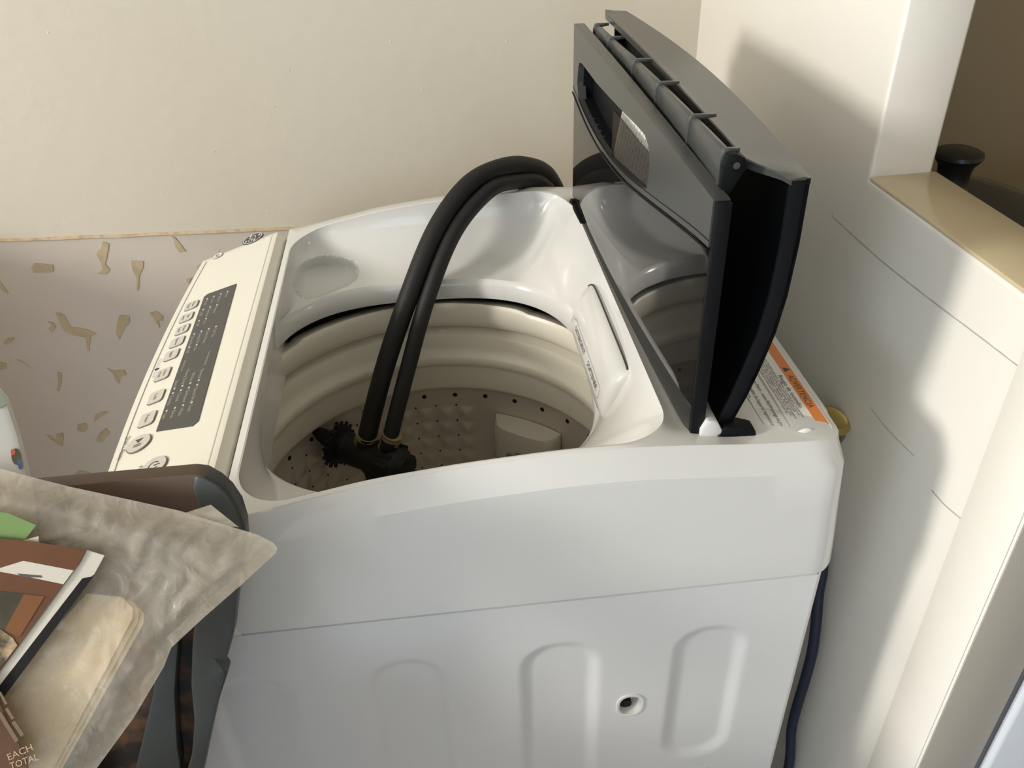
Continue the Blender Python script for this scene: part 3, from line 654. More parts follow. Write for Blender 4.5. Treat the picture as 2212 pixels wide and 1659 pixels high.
# the folded lid -------------------------------------------------------------------
VN, VF = .040, .562
def ug(v): s = (v-VN)/(VF-VN); return .4829-.0108*s-.0040*math.sin(PI*s)
def ztopf(v): s = (v-VN)/(VF-VN); return 1.179+.012*s+.006*math.sin(PI*s)
BV = [.030, .085, .192, .280, .371, .46, .545, .575]; BZ = [1.1425, 1.135, 1.117, 1.1025, 1.096, 1.098, 1.108, 1.114]
bvv = np.linspace(.03, .575, 60); bzz = np.convolve(np.pad(np.interp(bvv, BV, BZ), 4, mode='edge'), np.ones(9)/9, 'valid')
def zb(v): return interp(bvv, bzz, v)
NV = 60; lv = [VN+(VF-VN)*i/NV for i in range(NV+1)]
lidf = MB(); ZBOT = .9660
# glass lower part: slab with front and back faces
F = []; NZg = 14
for j in range(NZg+1): F.append([(ug(v)+.0002, v, ZBOT+(zb(v)-ZBOT)*j/NZg) for v in lv])
Bk = [[(ug(v)+.0085, v, ZBOT+(zb(v)-ZBOT)*j/NZg) for v in lv] for j in range(NZg+1)]
g = MB(); loops = []
for j in range(NZg+1): loops.append(F[j]+Bk[j][::-1])
g.rings(loops, True, True, True)
LF = empty('lid_front_panel', (0, 0, 0), '', ''); del LF['label']; del LF['category']; LF.parent = WM
g.build('lid_glass', MT['black_gloss'], LF, smooth=30, label='dark mirror-like glass of the lid')
# frame with the pocket opening
outl = [(v, zb(v)+.0012) for v in lv]+[(v, ztopf(v)) for v in lv[::-1]]
OP = [(.533, 1.1125), (.527, 1.150), (.521, 1.1555), (.505, 1.1590), (.42, 1.1600), (.335, 1.1640), (.24, 1.1690), (.215, 1.1690), (.202, 1.1640), (.196, 1.155), (.1945, 1.135), (.199, 1.1245)]
OP += [(v, zb(v)+.0065) for v in [.215+.308*i/16 for i in range(17)]]
op = []
for i in range(len(OP)):
    a, b = Vector(OP[i]), Vector(OP[(i+1) % len(OP)]); nn = max(1, int((b-a).length/.01))
    op += [tuple(a.lerp(b, k/nn)) for k in range(nn)]
def ot(v): return interp([.1945, .196, .202, .215, .24, .335, .42, .505, .521, .527, .533], [1.145, 1.155, 1.164, 1.169, 1.169, 1.164, 1.160, 1.159, 1.1555, 1.150, 1.131], v)
def ob(v):
    if .215 < v < .523: return zb(v)+.0065
    return interp([.1945, .199, .215, .523, .533], [1.1400, 1.1245, zb(.215)+.0065, zb(.523)+.0065, 1.1285], v)
fv = sorted(set(lv+[.1945, .1952, .196, .199, .202, .208, .2150, .5210, .5240, .527, .530, .533]))
lowbar, topbar = [], []
for v in fv:
    a0, a1 = zb(v)+.0012, ob(v); b0, b1 = ot(v), ztopf(v); u0 = ug(v)-.0012
    if not (.1945 < v < .533): a1 = b0 = (ob(v)+ot(v))/2
    lowbar.append([(u0, v, a1), (u0, v, a0), (u0+.0100, v, a0), (u0+.0100, v, a1)])
    topbar.append([(u0, v, b1), (u0, v, b0), (u0+.0115, v, b0), (u0+.0125, v, b1)])
fr = MB(); fr.rings(lowbar, True, True, True); fr.rings(topbar, True, True, True)
fr.build('lid_frame', MT['grey'], LF, smooth=30, label='charcoal upper frame with a rounded pocket')
ln = MB(); P = [Vector((ug(v)-.0016, v, zb(v)-.0012)) for v in lv]; ln.tube(P, .0011, 6); P = [Vector((ug(v)-.0012, v, zb(v)+.0065)) for v in lv]; ln.tube(P, .0005, 6); ln.build('lid_seam', MT['black'], LF)
# pocket behind the opening
pkt = MB()
for i in range(len(op)):
    pass
po = [(y, z) for y, z in op]; wall_f = [(ug(y)+.006, y, z) for y, z in po]; wall_b = [(ug(y)+.0205, y, z) for y, z in po]
pkt.rings([wall_f, wall_b]); pkt.build('pocket_wall', MT['black'], LF, smooth=30)
pb_ = MB().prism(po, (0, 0, 0), (0, 1, 0), (0, 0, 1), (1, 0, 0), .0195, .0215); pb_.v = [(x+ug(y)-.0010, y, z) for x, y, z in pb_.v]; pb_.build('pocket_back', MT['black'], LF, smooth=0)
lo_ = [(.3425, 1.1535), (.3425, zb(.3425)+.0045)]+[(v, zb(v)+.0045) for v in [.341-.148*i/12 for i in range(13)]]+[(.1925, 1.1555), (.24, 1.1540)]
pg_ = MB().prism(lo_, (0, 0, 0), (0, 1, 0), (0, 0, 1), (1, 0, 0), .0012, .0026); pg_.v = [(x+ug(y), y, z) for x, y, z in pg_.v]; pg_.build('pocket_glass', MT['smoke_dark'], LF, smooth=0, label='smoked window over most of the lid pocket')
# slotted filter plate standing in the pocket
slots = []; holes_ = []
gv0, gv1, gz0, gz1 = .2005, .343, 1.106, 1.1650
for c in range(13):
    for r in range(7):
        y = gv0+.008+(gv1-gv0-.016)*c/12; z = gz0+.006+(gz1-gz0-.011)*r/6+(.0018 if c % 2 else 0)
        if z > gz1-.0055: continue
        holes_.append([(y-.0010, z-.0026), (y-.0010, z+.0026), (y+.0010, z+.0026), (y+.0010, z-.0026)])
gr = MB(); gr.prism(rrect2((gv0+gv1)/2, (gz0+gz1)/2, gv1-gv0, gz1-gz0, .009, 5), (.4900, 0, 0), (0, 1, 0), (0, 0, 1), (-1, 0, 0), 0, .0018, holes_)
gr.v = [(x+.0100*((z-gz0)/(gz1-gz0)-.5)+ug(y)-.480, y, z) for x, y, z in gr.v]
gr.build('filter_grille', MT['grille'], LF, smooth=0, label='white slotted filter plate in the lid pocket')
# dark strip under the near end of the panel, and knob stub
sd = MB().box((.4830, VN-.006, ZBOT-.001), (.4945, VN, 1.178)); sd.build('side_strip', MT['black'], LF, bevel=.001)
# rear panel: curved outer shell with a flange all round
def uo(z): return interp([.955, .975, 1.0, 1.026, 1.06, 1.094, 1.14, 1.19, 1.21], [.512, .5215, .5305, .538, .546, .5505, .5525, .5520, .5515], z)
def uov(v, z): s = (v-VN)/(VF-VN); return uo(z)-.0175*s*s*smooth(.97, 1.19, z)+.0065*math.sin(PI*s)*smooth(.97, 1.15, z)
def ztopr(v): s = (v-VN)/(VF-VN); return 1.190+.012*s+.004*math.sin(PI*s)
LR = empty('lid_rear_panel', (0, 0, 0), '', ''); del LR['label']; del LR['category']; LR.parent = WM
sh = MB(); NZr = 26; loops = []
for j in range(NZr+1):
    Rf = []; Rb = []
    for v in lv:
        z = .9655+(ztopr(v)-.9655)*j/NZr; u = uov(v, z); Rf.append((u, v, z)); Rb.append((u-.0035, v, z))
    loops.append(Rf+Rb[::-1])
sh.rings(loops, True, True, True); sh.build('outer_shell', MT['black'], LR, smooth=40)
for v0 in (VN, VF-.004):
    fg = MB(); lo = []
    for j in range(NZr+1):
        z = .9655+(ztopr(v0)-.9655)*j/NZr; u = uov(v0, z); lo.append([(u-.0145, v0, z), (u, v0, z), (u, v0+.004, z), (u-.0145, v0+.004, z)])
    fg.rings(lo, True, True, True).build('side_flange', MT['black'], LR, smooth=40, bevel=.0008)
# top face of the rear panel
tp = MB(); A = []; 
for v in lv:
    s = (v-VN)/(VF-VN); e = min(smooth(0, .075, s), 1); e2 = min(e, smooth(0, .04, 1-s)+.3)
    zt = ztopr(v); uu = uov(v, zt)
    ui = .5150-.0105*s+(1-e)*.0160+(1-min(1, e2))*.006
    A.append([(uu+.0004, v, zt-.004), (uu+.0004, v, zt+.0004), (ui+.010, v, zt+.0016), (ui+.001, v, zt+.0034-.0030*(1-e)), (ui, v, zt+.0026-.0030*(1-e)), (ui+.0006, v, zt-.004)])
tp.rings(A, True, True, True).build('top_rim', MT['grey'], LR, smooth=35, label='charcoal top rim of the rear lid panel')
# piano hinge between the two panels
def hz(v): return interp([.05, .0651, .1415, .2444, .3286, .4498, .5271], [1.2068, 1.2064, 1.2060, 1.2046, 1.2030, 1.1985, 1.1962], v)
def hu(v): return .4975-.0045*(v-VN)/(VF-VN)
kv = [.527, .450, .335, .246, .145, .064]
for k in range(5):
    loops = []
    for v in [kv[k+1]+.0030+(kv[k]-.0012-kv[k+1]-.0030)*q/3 for q in range(4)]:
        P2 = [(-.0040, -.030), (-.0046, -.0150), (-.0046, -.0050), (-.0034, -.0012), (-.0008, 0), (.0018, -.0006), (.0034, -.0030), (.0036, -.030)]
        loops.append([(hu(v)+u, v, hz(v)+z) for u, z in P2])
    MB().rings(loops, True, True, True).build('hinge_knuckle', MT['grey'], LR, bevel=.0006)
for k in range(6):
    v = kv[k]; h = hu(v); z = hz(v); ui_ = (.5160-.0105*(v-VN)/(VF-VN)) if k < 5 else h+.0085
    MB().prism([(h-.0058, z-.028), (h-.0058, z-.0045), (h-.0040, z+.0006), (h-.0008, z+.0014), (ui_, z+.0010), (ui_, z-.0016), (h+.0040, z-.0028), (h+.0036, z-.028)], (0, v, 0), (1, 0, 0), (0, 0, 1), (0, 1, 0), -.0012, .0022).build('hinge_clip', MT['grey'], LR, bevel=.0004)
wv = [.061, .075]+[.09+.43*i/20 for i in range(21)]
MB().rings([[(hu(v)-.0052, v, hz(v)-.046), (hu(v)-.0050, v, hz(v)-.026), (hu(v)+.0040, v, hz(v)-.026), (hu(v)+.0040, v, hz(v)-.046)] for v in wv], True, True, True).build('hinge_web', MT['black'], LR)
hp = MB(); hp.prism([(hu(.05)-.0052, -.0300), (hu(.05)-.0060, -.010), (hu(.05)-.0030, -.0010), (hu(.05)+.003, .0000), (hu(.05)+.0100, -.0040), (hu(.05)+.0120, -.0110), (hu(.05)+.0070, -.0200), (hu(.05)+.0020, -.0300)], (0, .058, hz(.058)), (1, 0, 0), (0, 0, 1), (0, 1, 0), -.004, .003)
pv_ = hp.build('hinge_pivot', MT['black'], LR, bevel=.0012); MB().lathe([(.0022, 0), (.0026, .0008), (.0026, .0012), (.0001, .0014)], (hu(.05)+.0035, .0542, hz(.058)-.0085), (0, -1, 0), 14).build('pivot_pin', MT['grey'], pv_)
# pivots at the deck
MB().prism([(.503, .9620), (.541, .9620), (.539, .9705), (.524, .9760), (.512, .9770), (.504, .970)], (0, .034, 0), (1, 0, 0), (0, 0, 1), (0, 1, 0), -.004, .012).build('pivot_foot', MT['black'], LR, bevel=.0015)
MB().prism([(.4905, .9625), (.5080, .9625), (.5105, .972), (.5040, .984), (.4950, .986), (.4905, .976)], (0, .036, 0), (1, 0, 0), (0, 0, 1), (0, 1, 0), -.006, .016).build('pivot_block', MT['white'], LR, bevel=.002, label='small white pivot block between the lid panels')

# warning labels on the rear deck -------------------------------------------------------
DZ = .9634
def deck_label(u0, u1, v0, v1, name, lab):
    return MB().prism(rrect2((u0+u1)/2, (v0+v1)/2, u1-u0, v1-v0, .004, 4), (0, 0, DZ), (1, 0, 0), (0, 1, 0), (0, 0, 1), -.001, .0004).build(name, MT['label'], WM, smooth=0, label=lab)
lx, ly = Vector((0, -1, 0)), Vector((1, 0, 0))
L1 = deck_label(.5755, .6095, .031, .300, 'warning_label', 'white warning sticker with an orange bar')
MB().prism([(.5985, .0385), (.6085, .0385), (.6085, .296), (.5985, .296)], (0, 0, DZ), (1, 0, 0), (0, 1, 0), (0, 0, 1), 0, .0006).build('label_bar', MT['orange'], L1, smooth=0)
t = MB(); zz = Vector((0, 0, DZ+.0008))
put_text(t, 'ADVERTENCIA', .0082, Vector((.6005, .1150, 0))+zz, lx, ly, width=.052); t.add([Vector((.6008, .1290, 0))+zz, Vector((.6008, .1210, 0))+zz, Vector((.6075, .1250, 0))+zz], [(0, 1, 2)])
put_text(t, 'AVERTISSEMENT', .0082, Vector((.6005, .2450, 0))+zz, lx, ly, width=.055)
put_text(t, 'Riesgo de incendio', .0060, Vector((.5920, .1170, 0))+zz, lx, ly, width=.052)
lines = ['Ninguna lavadora puede eliminar el aceite por completo.', 'No seque ningun articulo que haya estado expuesto alguna', 'vez a cualquier tipo de aceite (incluidos aceites de cocina).', 'Los articulos que contengan espuma, hule o plastico', 'deben secarse en un tendedero o usando un ciclo de aire.', 'No seguir estas instrucciones puede causar la muerte,', 'una explosion o un incendio.']
for i, s in enumerate(lines[:6]): put_text(t, s, .0030, Vector((.5893-.0023*i, .1560, 0))+zz, lx, ly, width=.106-.004*(i % 3))
put_text(t, 'appareil ne peut enlever', .0030, Vector((.5935, .2150, 0))+zz, lx, ly, width=.042); put_text(t, 'completement l\'huile.', .0030, Vector((.5893, .2150, 0))+zz, lx, ly, width=.030)
t.add([Vector((.577, .1665, 0))+zz, Vector((.577, .1659, 0))+zz, Vector((.5975, .1659, 0))+zz, Vector((.5975, .1665, 0))+zz], [(0, 1, 2, 3)])
t.build('label_lettering', MT['ink'], L1, smooth=0, fixn=False)
L2 = deck_label(.5520, .5740, .0365, .200, 'hazard_label', 'white chemical warning sticker')
t = MB()
put_text(t, 'Cancer and Reproductive Harm - www.P65Warnings.ca.gov.', .0050, Vector((.5660, .1560, 0))+zz, lx, ly, width=.1160)
put_text(t, 'AVERTISSEMENT: Cancer et Troubles de l\'appareil reproducteur', .0050, Vector((.5585, .1620, 0))+zz, lx, ly, width=.1230)
put_text(t, 'y danos reproductivos.', .0040, Vector((.5535, .1250, 0))+zz, lx, ly, width=.040)
oa = rrect2(.563, .11825, .0218, .1633, .004, 4); ob_ = rrect2(.563, .11825, .0212, .1627, .0038, 4); n = len(oa)
t.add([Vector((x, y, 0))+zz for x, y in oa]+[Vector((x, y, 0))+zz for x, y in ob_], [(i, (i+1) % n, n+(i+1) % n, n+i) for i in range(n)])
t.build('label_lettering', MT['ink'], L2, smooth=0, fixn=False)
cu = MB(); rows = []
for i in range(9):
    s = i/8; rows.append([(.5755+.016*s, .031+.001*q-.004*q*q*math.sin(PI*s), DZ+.0005+.0035*math.sin(PI*s)*(1-q)) for q in (0, .5, 1)])
cu.rings(rows, closed=False); cu.build('curled_edge', MT['label'], L1, fixn=False)

# ------------------------------------------------------------------ faucet hoses
def W(p): return wl(*p)
FB = W((.165, .41, .66)); FH = empty('faucet_hose', FB, 'two black rubber hoses with a coupler, hung over the far rim into the drum', 'hose')
h1 = [(.1640, .405, .700), (.1685, .40, .716), (.2005, .425, .803), (.2400, .455, .889), (.2835, .500, .9620), (.3290, .542, 1.0020), (.3750, .578, 1.0100), (.4170, .612, .9980), (.4520, .638, .9680), (.4740, .655, .900), (.485, .672, .76), (.49, .685, .60), (.49, .690, .40)]
h2 = [(.1960, .385, .708), (.2000, .38, .724), (.2320, .418, .807), (.2672, .455, .893), (.3085, .500, .9600), (.3580, .545, .9935), (.3990, .585, .9880), (.4340, .614, .9730), (.4560, .634, .9350), (.466, .650, .84), (.470, .664, .70), (.472, .670, .40)]
for h, r in ((h1, .0128), (h2, .0106)): MB().tube(spline([W(p) for p in h], 10), r, 20).build('hose', MT['rubber'], FH, base=FB)
for p, q, r in (((.1640, .405, .700), (.1705, .4015, .7215), .0152), ((.1960, .385, .708), (.2045, .3815, .7325), .0130)):
    a, b = W(p), W(q); d = (b-a); P = [a+d*k/8 for k in range(9)]; MB().tube(P, [r*(1+.05*(-1)**k) for k in range(9)], 20).build('ferrule', MT['brass_old'], FH, base=FB)
a, b = W((.118, .432, .688)), W((.222, .362, .684)); d = (b-a).normalized(); cb_ = MB()
L = (b-a).length
cb_.lathe([(.0001, 0), (.017, 0), (.019, .003), (.019, .020), (.0225, .024), (.0225, .060), (.025, .064), (.025, .078), (.0275, .082), (.0275, L-.020), (.025, L-.014), (.021, L-.010), (.021, L-.002), (.012, L), (.0001, L)], a, d, 14)
lkm = MB(); lkm.lathe([(.019, .004), (.0285, .006), (.0285, .013), (.019, .015)], a, d, 24)
for k in range(16):
    an = 2*PI*k/16; e1 = d.cross(Vector((0, 0, 1))).normalized(); e2 = e1.cross(d); rdir = e1*math.cos(an)+e2*math.sin(an); c = a+d*.0095
    lkm.tube([c+rdir*.027, c+rdir*.0335], .0028, 6)
lkm.build('locking_collar', MT['rubber'], FH, base=FB)
cb_.build('coupler_body', MT['rubber'], FH, base=FB, smooth=35)
kn = MB()
for k in range(12):
    an = 2*PI*k/12; e1 = d.cross(Vector((0, 0, 1))).normalized(); e2 = e1.cross(d); c = a+d*(L-.030)+(e1*math.cos(an)+e2*math.sin(an))*.0275
    kn.tube([c-d*.012, c+d*.012], .0034, 6)
kn.build('coupler_ribs', MT['rubber'], FH, base=FB)
for p0, p1, r in (((.196, .385, .708), (.192, .387, .690), .0140), ((.164, .405, .700), (.160, .405, .684), .0150), ((.175, .385, .672), (.182, .365, .655), .0160)):
    MB().tube([W(p0), W(p1)], r, 16).build('coupler_neck', MT['rubber'], FH, base=FB)
lv_ = MB(); lv_.tube([W((.118, .432, .688)), W((.104, .436, .700)), W((.098, .430, .712))], [.012, .010, .006], 12); lv_.build('release_lever', MT['rubber'], FH, base=FB)

# ------------------------------------------------------------------ behind the washer
vb = Vector((XW-.004, .228, .830)); V = empty('water_valve', (XW, .228, .80), 'brass water valve on the wall just behind the washer corner', 'valve')
vp = Vector((XW, .228, .80)); MB().lathe([(.020, 0), (.022, .003), (.022, .006), (.011, .008), (.011, .036)], (XW, .228, .80), (-1, 0, 0), 24, True).build('wall_flange', MT['brass_old'], V, base=vp)
MB().lathe([(.016, -.020), (.017, -.012), (.017, .012), (.0125, .016), (.011, .030), (.0115, .034)], (XW-.040, .228, .80), (0, 0, 1), 20, True).build('valve_body', MT['brass'], V, base=vp)
MB().lathe([(.0065, .036), (.0065, .043), (.017, .046), (.021, .051), (.021, .056), (.016, .0585), (.013, .0560), (.0001, .0555)], (XW-.033, .224, .772), (0.28, -.25, 1.0), 22, False).build('valve_knob', MT['brass'], V, base=vp)
NB_ = Vector((.108, .135, 0.0)); nh = MB().tube(spline([(.098, .262, .72), (.108, .215, .685), (.1130, .182, .652), (.1136, .1698, .616), (.1136, .166, .5806), (.1136, .1556, .5381), (.1136, .1475, .4877), (.1136, .1470, .426), (.1136, .1484, .3712), (.1136, .1465, .3163), (.1136, .1312, .253), (.112, .125, .13), (.108, .135, .018), (.100, .20, .0085)], 8), .0068, 18)
tag(nh.build('drain_hose', MT['navy'], None, base=NB_), 'dark navy hose hanging between the washer back and the half wall', 'hose').location = NB_

# ------------------------------------------------------------------ kitchen side: stove and pot
SB = Vector((XW+TW+.004, -.10, 0)); ST = empty('stove', SB, 'pale blue-grey stove corner standing past the end of the half wall', 'stove')
sx0, sx1, sy0, sy1 = XW+TW+.006, .80, -.055, .58
MB().box((sx0, sy0, .03), (sx1, sy1, .895)).build('stove_body', MT['stove_dk'], ST, base=SB, bevel=.004)
MB().box((sx0-.0015, sy0-.012, .12), (sx1, sy0-.001, .86)).build('stove_front', MT['stove'], ST, base=SB, bevel=.0055, segs=4)
MB().box((sx0, sy0-.004, .896), (sx1, sy1, .912)).build('cooktop', MT['black'], ST, base=SB, bevel=.004)
for bx, by in ((.33, .43), (.33, .10), (.64, .43), (.64, .10)):
    b_ = MB()
    for rr in (.03, .055, .08):
        b_.tube([(bx+rr*math.cos(2*PI*k/32), by+rr*math.sin(2*PI*k/32), .9145) for k in range(33)], .0035, 8, False)
    b_.build('burner_coil', MT['pot'], ST, base=SB)
PC = Vector((.335, .428, .918)); PT = empty('cooking_pot', PC, 'black cooking pot with smoked glass lid and flared knob, past the tan sill', 'pot')
LH = -.013
MB().lathe([(.0001, 0), (.105, 0), (.115, .006), (.120, .060+LH), (.122, .0640+LH), (.118, .0640+LH), (.112, .010), (.0001, .006)], PC, seg=48).build('pot_body', MT['pot'], PT, base=PC)
lid = MB().lathe([(.1225, .0665+LH), (.118, .0720+LH), (.095, .0800+LH), (.06, .0860+LH), (.03, .0885+LH), (.0001, .0890+LH)], PC, seg=48).build('pot_lid', MT['smoke'], PT, base=PC, label='smoked glass pot lid')
MB().tube([(PC.x+.1225*math.cos(2*PI*k/48), PC.y+.1225*math.sin(2*PI*k/48), PC.z+.067+LH) for k in range(49)], .0028, 8, False).build('lid_band', MT['chrome'], lid, base=PC)
MB().lathe([(.0001, .0880+LH), (.0235, .0880+LH), (.0238, .0915+LH), (.0208, .0960+LH), (.0195, .1040+LH), (.0195, .1130+LH), (.0215, .1230+LH), (.0270, .1300+LH), (.0295, .1340+LH), (.0285, .1385+LH), (.0220, .1412+LH), (.0001, .1420+LH)], PC, seg=40).build('lid_knob', MT['pot'], lid, base=PC, label='black flared knob')

# ------------------------------------------------------------------ dark slatted chair pulled up beside the washer
ca = math.radians(12); Pc = Vector((.0634, -.045, 1.0392)); cN = Vector((0, -math.cos(ca), math.sin(ca))); cX = Vector((1, 0, 0)); cY = Vector((0, math.sin(ca), math.cos(ca)))
CBs = wl(-.06, -.30, 0); CH = empty('chair', CBs, 'dark painted wooden chair with worn slatted back, next to the washer, holding the bag', 'chair')
def cpl(poly, d0, d1): return MB().prism(poly, wl(*Pc), wd(cX), wd(cY), wd(cN), d0, d1)
# (x along the rail, y up the back) ; measured about a point on the top rail
rail = [(-.30, -.035), (-.30, .001), (.036, .0005), (.0440, -.0015), (.0520, -.0085), (.0580, -.0170), (.0625, -.0290), (.0640, -.0445), (.0620, -.060), (.0560, -.0640), (.0420, -.0580), (.020, -.0440)]
cpl(rail[::-1], -.016, 0).build('top_rail', MT['chair_b'], CH, base=CBs, bevel=.003, segs=3)
cpl([(.0440, -.0010), (.0520, -.0078), (.0586, -.0170), (.0632, -.0290), (.0646, -.0445), (.0628, -.0600), (.0500, -.0650), (.0360, -.0350), (.0340, -.0100), (.0375, -.0005)][::-1], -.0165, .0012).build('rail_corner', MT['chair'], CH, base=CBs, bevel=.003, segs=3, label='charcoal rounded corner of the rail')
stile = [(.0638, -.0450), (.0625, -.060), (.0500, -.1010), (.0410, -.1360), (.0330, -.1570), (.0290, -.1625), (.0245, -.1600), (.0280, -.1690), (.0300, -.1740), (.0175, -.2020), (.0060, -.2340), (-.0050, -.2660), (-.0300, -.3400), (-.0700, -.46), (-.1050, -.46), (-.0560, -.3400), (-.0180, -.2660), (-.0115, -.2500), (-.0035, -.2180), (.0010, -.1810), (.0085, -.1460), (.0230, -.0900), (.0360, -.0450)]
cpl(stile, -.016, .001).build('stile', MT['chair'], CH, base=CBs, bevel=.0022, segs=2, label='charcoal right upright with a chipped edge')
slat = [(.0130, -.0450), (.0060, -.1000), (-.0020, -.1450), (-.0130, -.1880), (-.0215, -.2420), (-.0235, -.2640), (-.0500, -.3400), (-.0900, -.46), (-.1300, -.46), (-.0850, -.34), (-.0570, -.2570), (-.0460, -.2300), (-.0290, -.1860), (-.0190, -.1450), (-.0120, -.1000), (-.0080, -.0450)]
def slat_at(dx): cpl([(x+dx, y) for x, y in slat], -.014, -.001).build('slat', MT['chair'], CH, base=CBs, bevel=.002, segs=2)
slat_at(0); slat_at(-.085); slat_at(-.17)
cpl([(.050, -.03), (.030, -.12), (-.03, -.33), (-.07, -.46), (-.36, -.46), (-.30, -.02)], -.0215, -.0165).build('back_panel', MT['chair_worn'], CH, base=CBs, smooth=0, label='worn brown panel behind the slats')
cpl([(-.27, -.035), (-.30, -.035), (-.34, -.46), (-.31, -.46)], -.016, .001).build('stile', MT['chair'], CH, base=CBs, bevel=.002)
def cbx(a, b, name, mt=None, bv=.004):
    mb = MB().box(a, b); mb.v = [tuple(wl(*p)) for p in mb.v]; return mb.build(name, mt or MT['chair'], CH, base=CBs, bevel=bv)
cbx((-.30, -.58, .44), (.03, -.13, .47), 'seat', MT['chair_b'])
for u0, v0 in ((-.30, -.55), (-.005, -.55), (-.30, -.165), (-.005, -.165)): cbx((u0, v0, 0), (u0+.035, v0+.035, .44), 'leg')
for u0 in (-.292, .003): cbx((u0, -.152, .44), (u0+.02, -.135, .62), 'back_post')

bxp = wl(-.15, -.385, .4705); SBX = empty('added_box', bxp, 'unseen cardboard box added on the chair seat to block light and carry the pile', 'box', PSI)  # added out of view: blocks light to the washer side and props the papers
MT['board'] = mat('cardboard', (0.36, 0.25, 0.14), 0.8, noise_amt=0.3, noise_scale=30)
for nm_, a_, b_ in (('box_side', (-.15, -.19, 0), (.15, -.185, .36)), ('box_side', (-.15, .185, 0), (.15, .19, .36)), ('box_end', (-.15, -.185, 0), (-.145, .185, .36)), ('box_end', (.145, -.185, 0), (.15, .185, .36)), ('box_base', (-.145, -.185, 0), (.145, .185, .005))):
    MB().box(a_, b_).build(nm_, MT['board'], SBX, smooth=0)
# ------------------------------------------------------------------ things on the chair
bP = Vector((.1527, -.085, 1.0025)); bE1 = Vector((.9864, .1644, 0)); bE2 = Vector((-.1121, .6724, .7317)); bN = Vector((.1203, -.7217, .6816))
gE1, gE2, gN, gP = wd(bE1), wd(bE2), wd(bN), wl(*bP)
def bp3(x, y, o=0.0): return gP+gE1*x+gE2*y+gN*o
def inside(poly, x, y):
    c = False; n = len(poly)
    for i in range(n):
        x0, y0 = poly[i]; x1, y1 = poly[i-1]
        if (y0 > y) != (y1 > y) and x < (x1-x0)*(y-y0)/(y1-y0)+x0: c = not c
    return c
def film(outline, off_f, name, parent, base, amp, seed, n=70):
    """wrinkled sheet of film: fan of rings shrinking from the outline to its centre"""
    P = []
    for i in range(len(outline)):
        a, b = Vector(outline[i]), Vector(outline[(i+1) % len(outline)]); k = max(1, int((b-a).length/.0035))
        P += [a.lerp(b, q/k) for q in range(k)]
    c = Vector((sum(p.x for p in P)/len(P), sum(p.y for p in P)/len(P))); R = []
    for j in range(n+1):
        t = j/n; row = []
        for p in P:
            q = p.lerp(c, t*.985); e = smooth(0, .22, t)
            w_ = noise.noise(Vector((q.x*26+seed, q.y*26, 1.3)))*.6+abs(noise.noise(Vector((q.x*60-q.y*38+seed, q.y*52+q.x*20, 4))))*.75-.25
            row.append(bp3(q.x, q.y, off_f*(.15+.85*e)+amp*w_*(.25+.75*e)))
        R.append(row)
    mb = MB().rings(R, True, False, True); return mb.build(name, MT['film'], parent, smooth=60, base=base, fixn=False)
bag_o = [(-.205, .100), (-.1617, .0867), (-.1458, .0785), (-.1217, .0665), (-.0806, .0478), (-.0554, .0362), (-.0332, .0236), (-.0079, .0095), (.0010, .0020), (.0030, -.0020), (.0010, -.0052), (-.025, -.0213), (-.0516, -.0369), (-.0744, -.0514), (-.0803, -.062), (-.1029, -.089), (-.1288, -.114), (-.150, -.135), (-.235, -.135), (-.245, .06)]
BB = bp3(-.13, -.10, -.012); BG = empty('plastic_bag', BB, 'crumpled clear plastic bag of papers leaning over the dark chair back', 'bag')
film(bag_o, .0105, 'front_film', BG, BB, .0045, 0.0); film([(x*.997-.0004, y*.997) for x, y in bag_o], -.007, 'back_film', BG, BB, .003, 7.0, 40)
ff = [(-.0590, .0335), (-.0357, .0363), (-.0200, .0175), (-.0333, .0215)]
MB().prism(ff[::-1], gP, gE1, gE2, gN, -.0015, -.0009).build('folded_flap', MT['film'], BG, smooth=0, base=BB)
hem = MB(); P = [bp3(x, y, .0012) for x, y in [(-.0005, -.0042), (-.025, -.0195), (-.0516, -.0352), (-.0735, -.0495)]]; q = [bp3(x, y, .0024) for x, y in [(-.004, .0005), (-.028, -.0150), (-.0535, -.0300), (-.0760, -.0440)]]
hem.add(P+q, [(i, i+1, 5+i, 4+i) for i in range(3)]); hem.build('sealed_hem', MT['film'], BG, smooth=0, base=BB, fixn=False)
def sheet(poly, o, th, name, mt, label, cat, group=None, bevel=0):
    b0 = bp3(sum(x for x, y in poly)/len(poly), sum(y for x, y in poly)/len(poly), o)
    ob = MB().prism(poly, gP, gE1, gE2, gN, o, o+th).build(name, mt, None, smooth=0 if not bevel else 30, base=b0, bevel=bevel); ob.location = b0
    return tag(ob, label, cat, group), b0
def printed(poly, o, name, mt, parent, b0):
    return MB().prism(poly, gP, gE1, gE2, gN, o-.0001, o+.00015).build(name, mt, parent, smooth=0, base=b0)
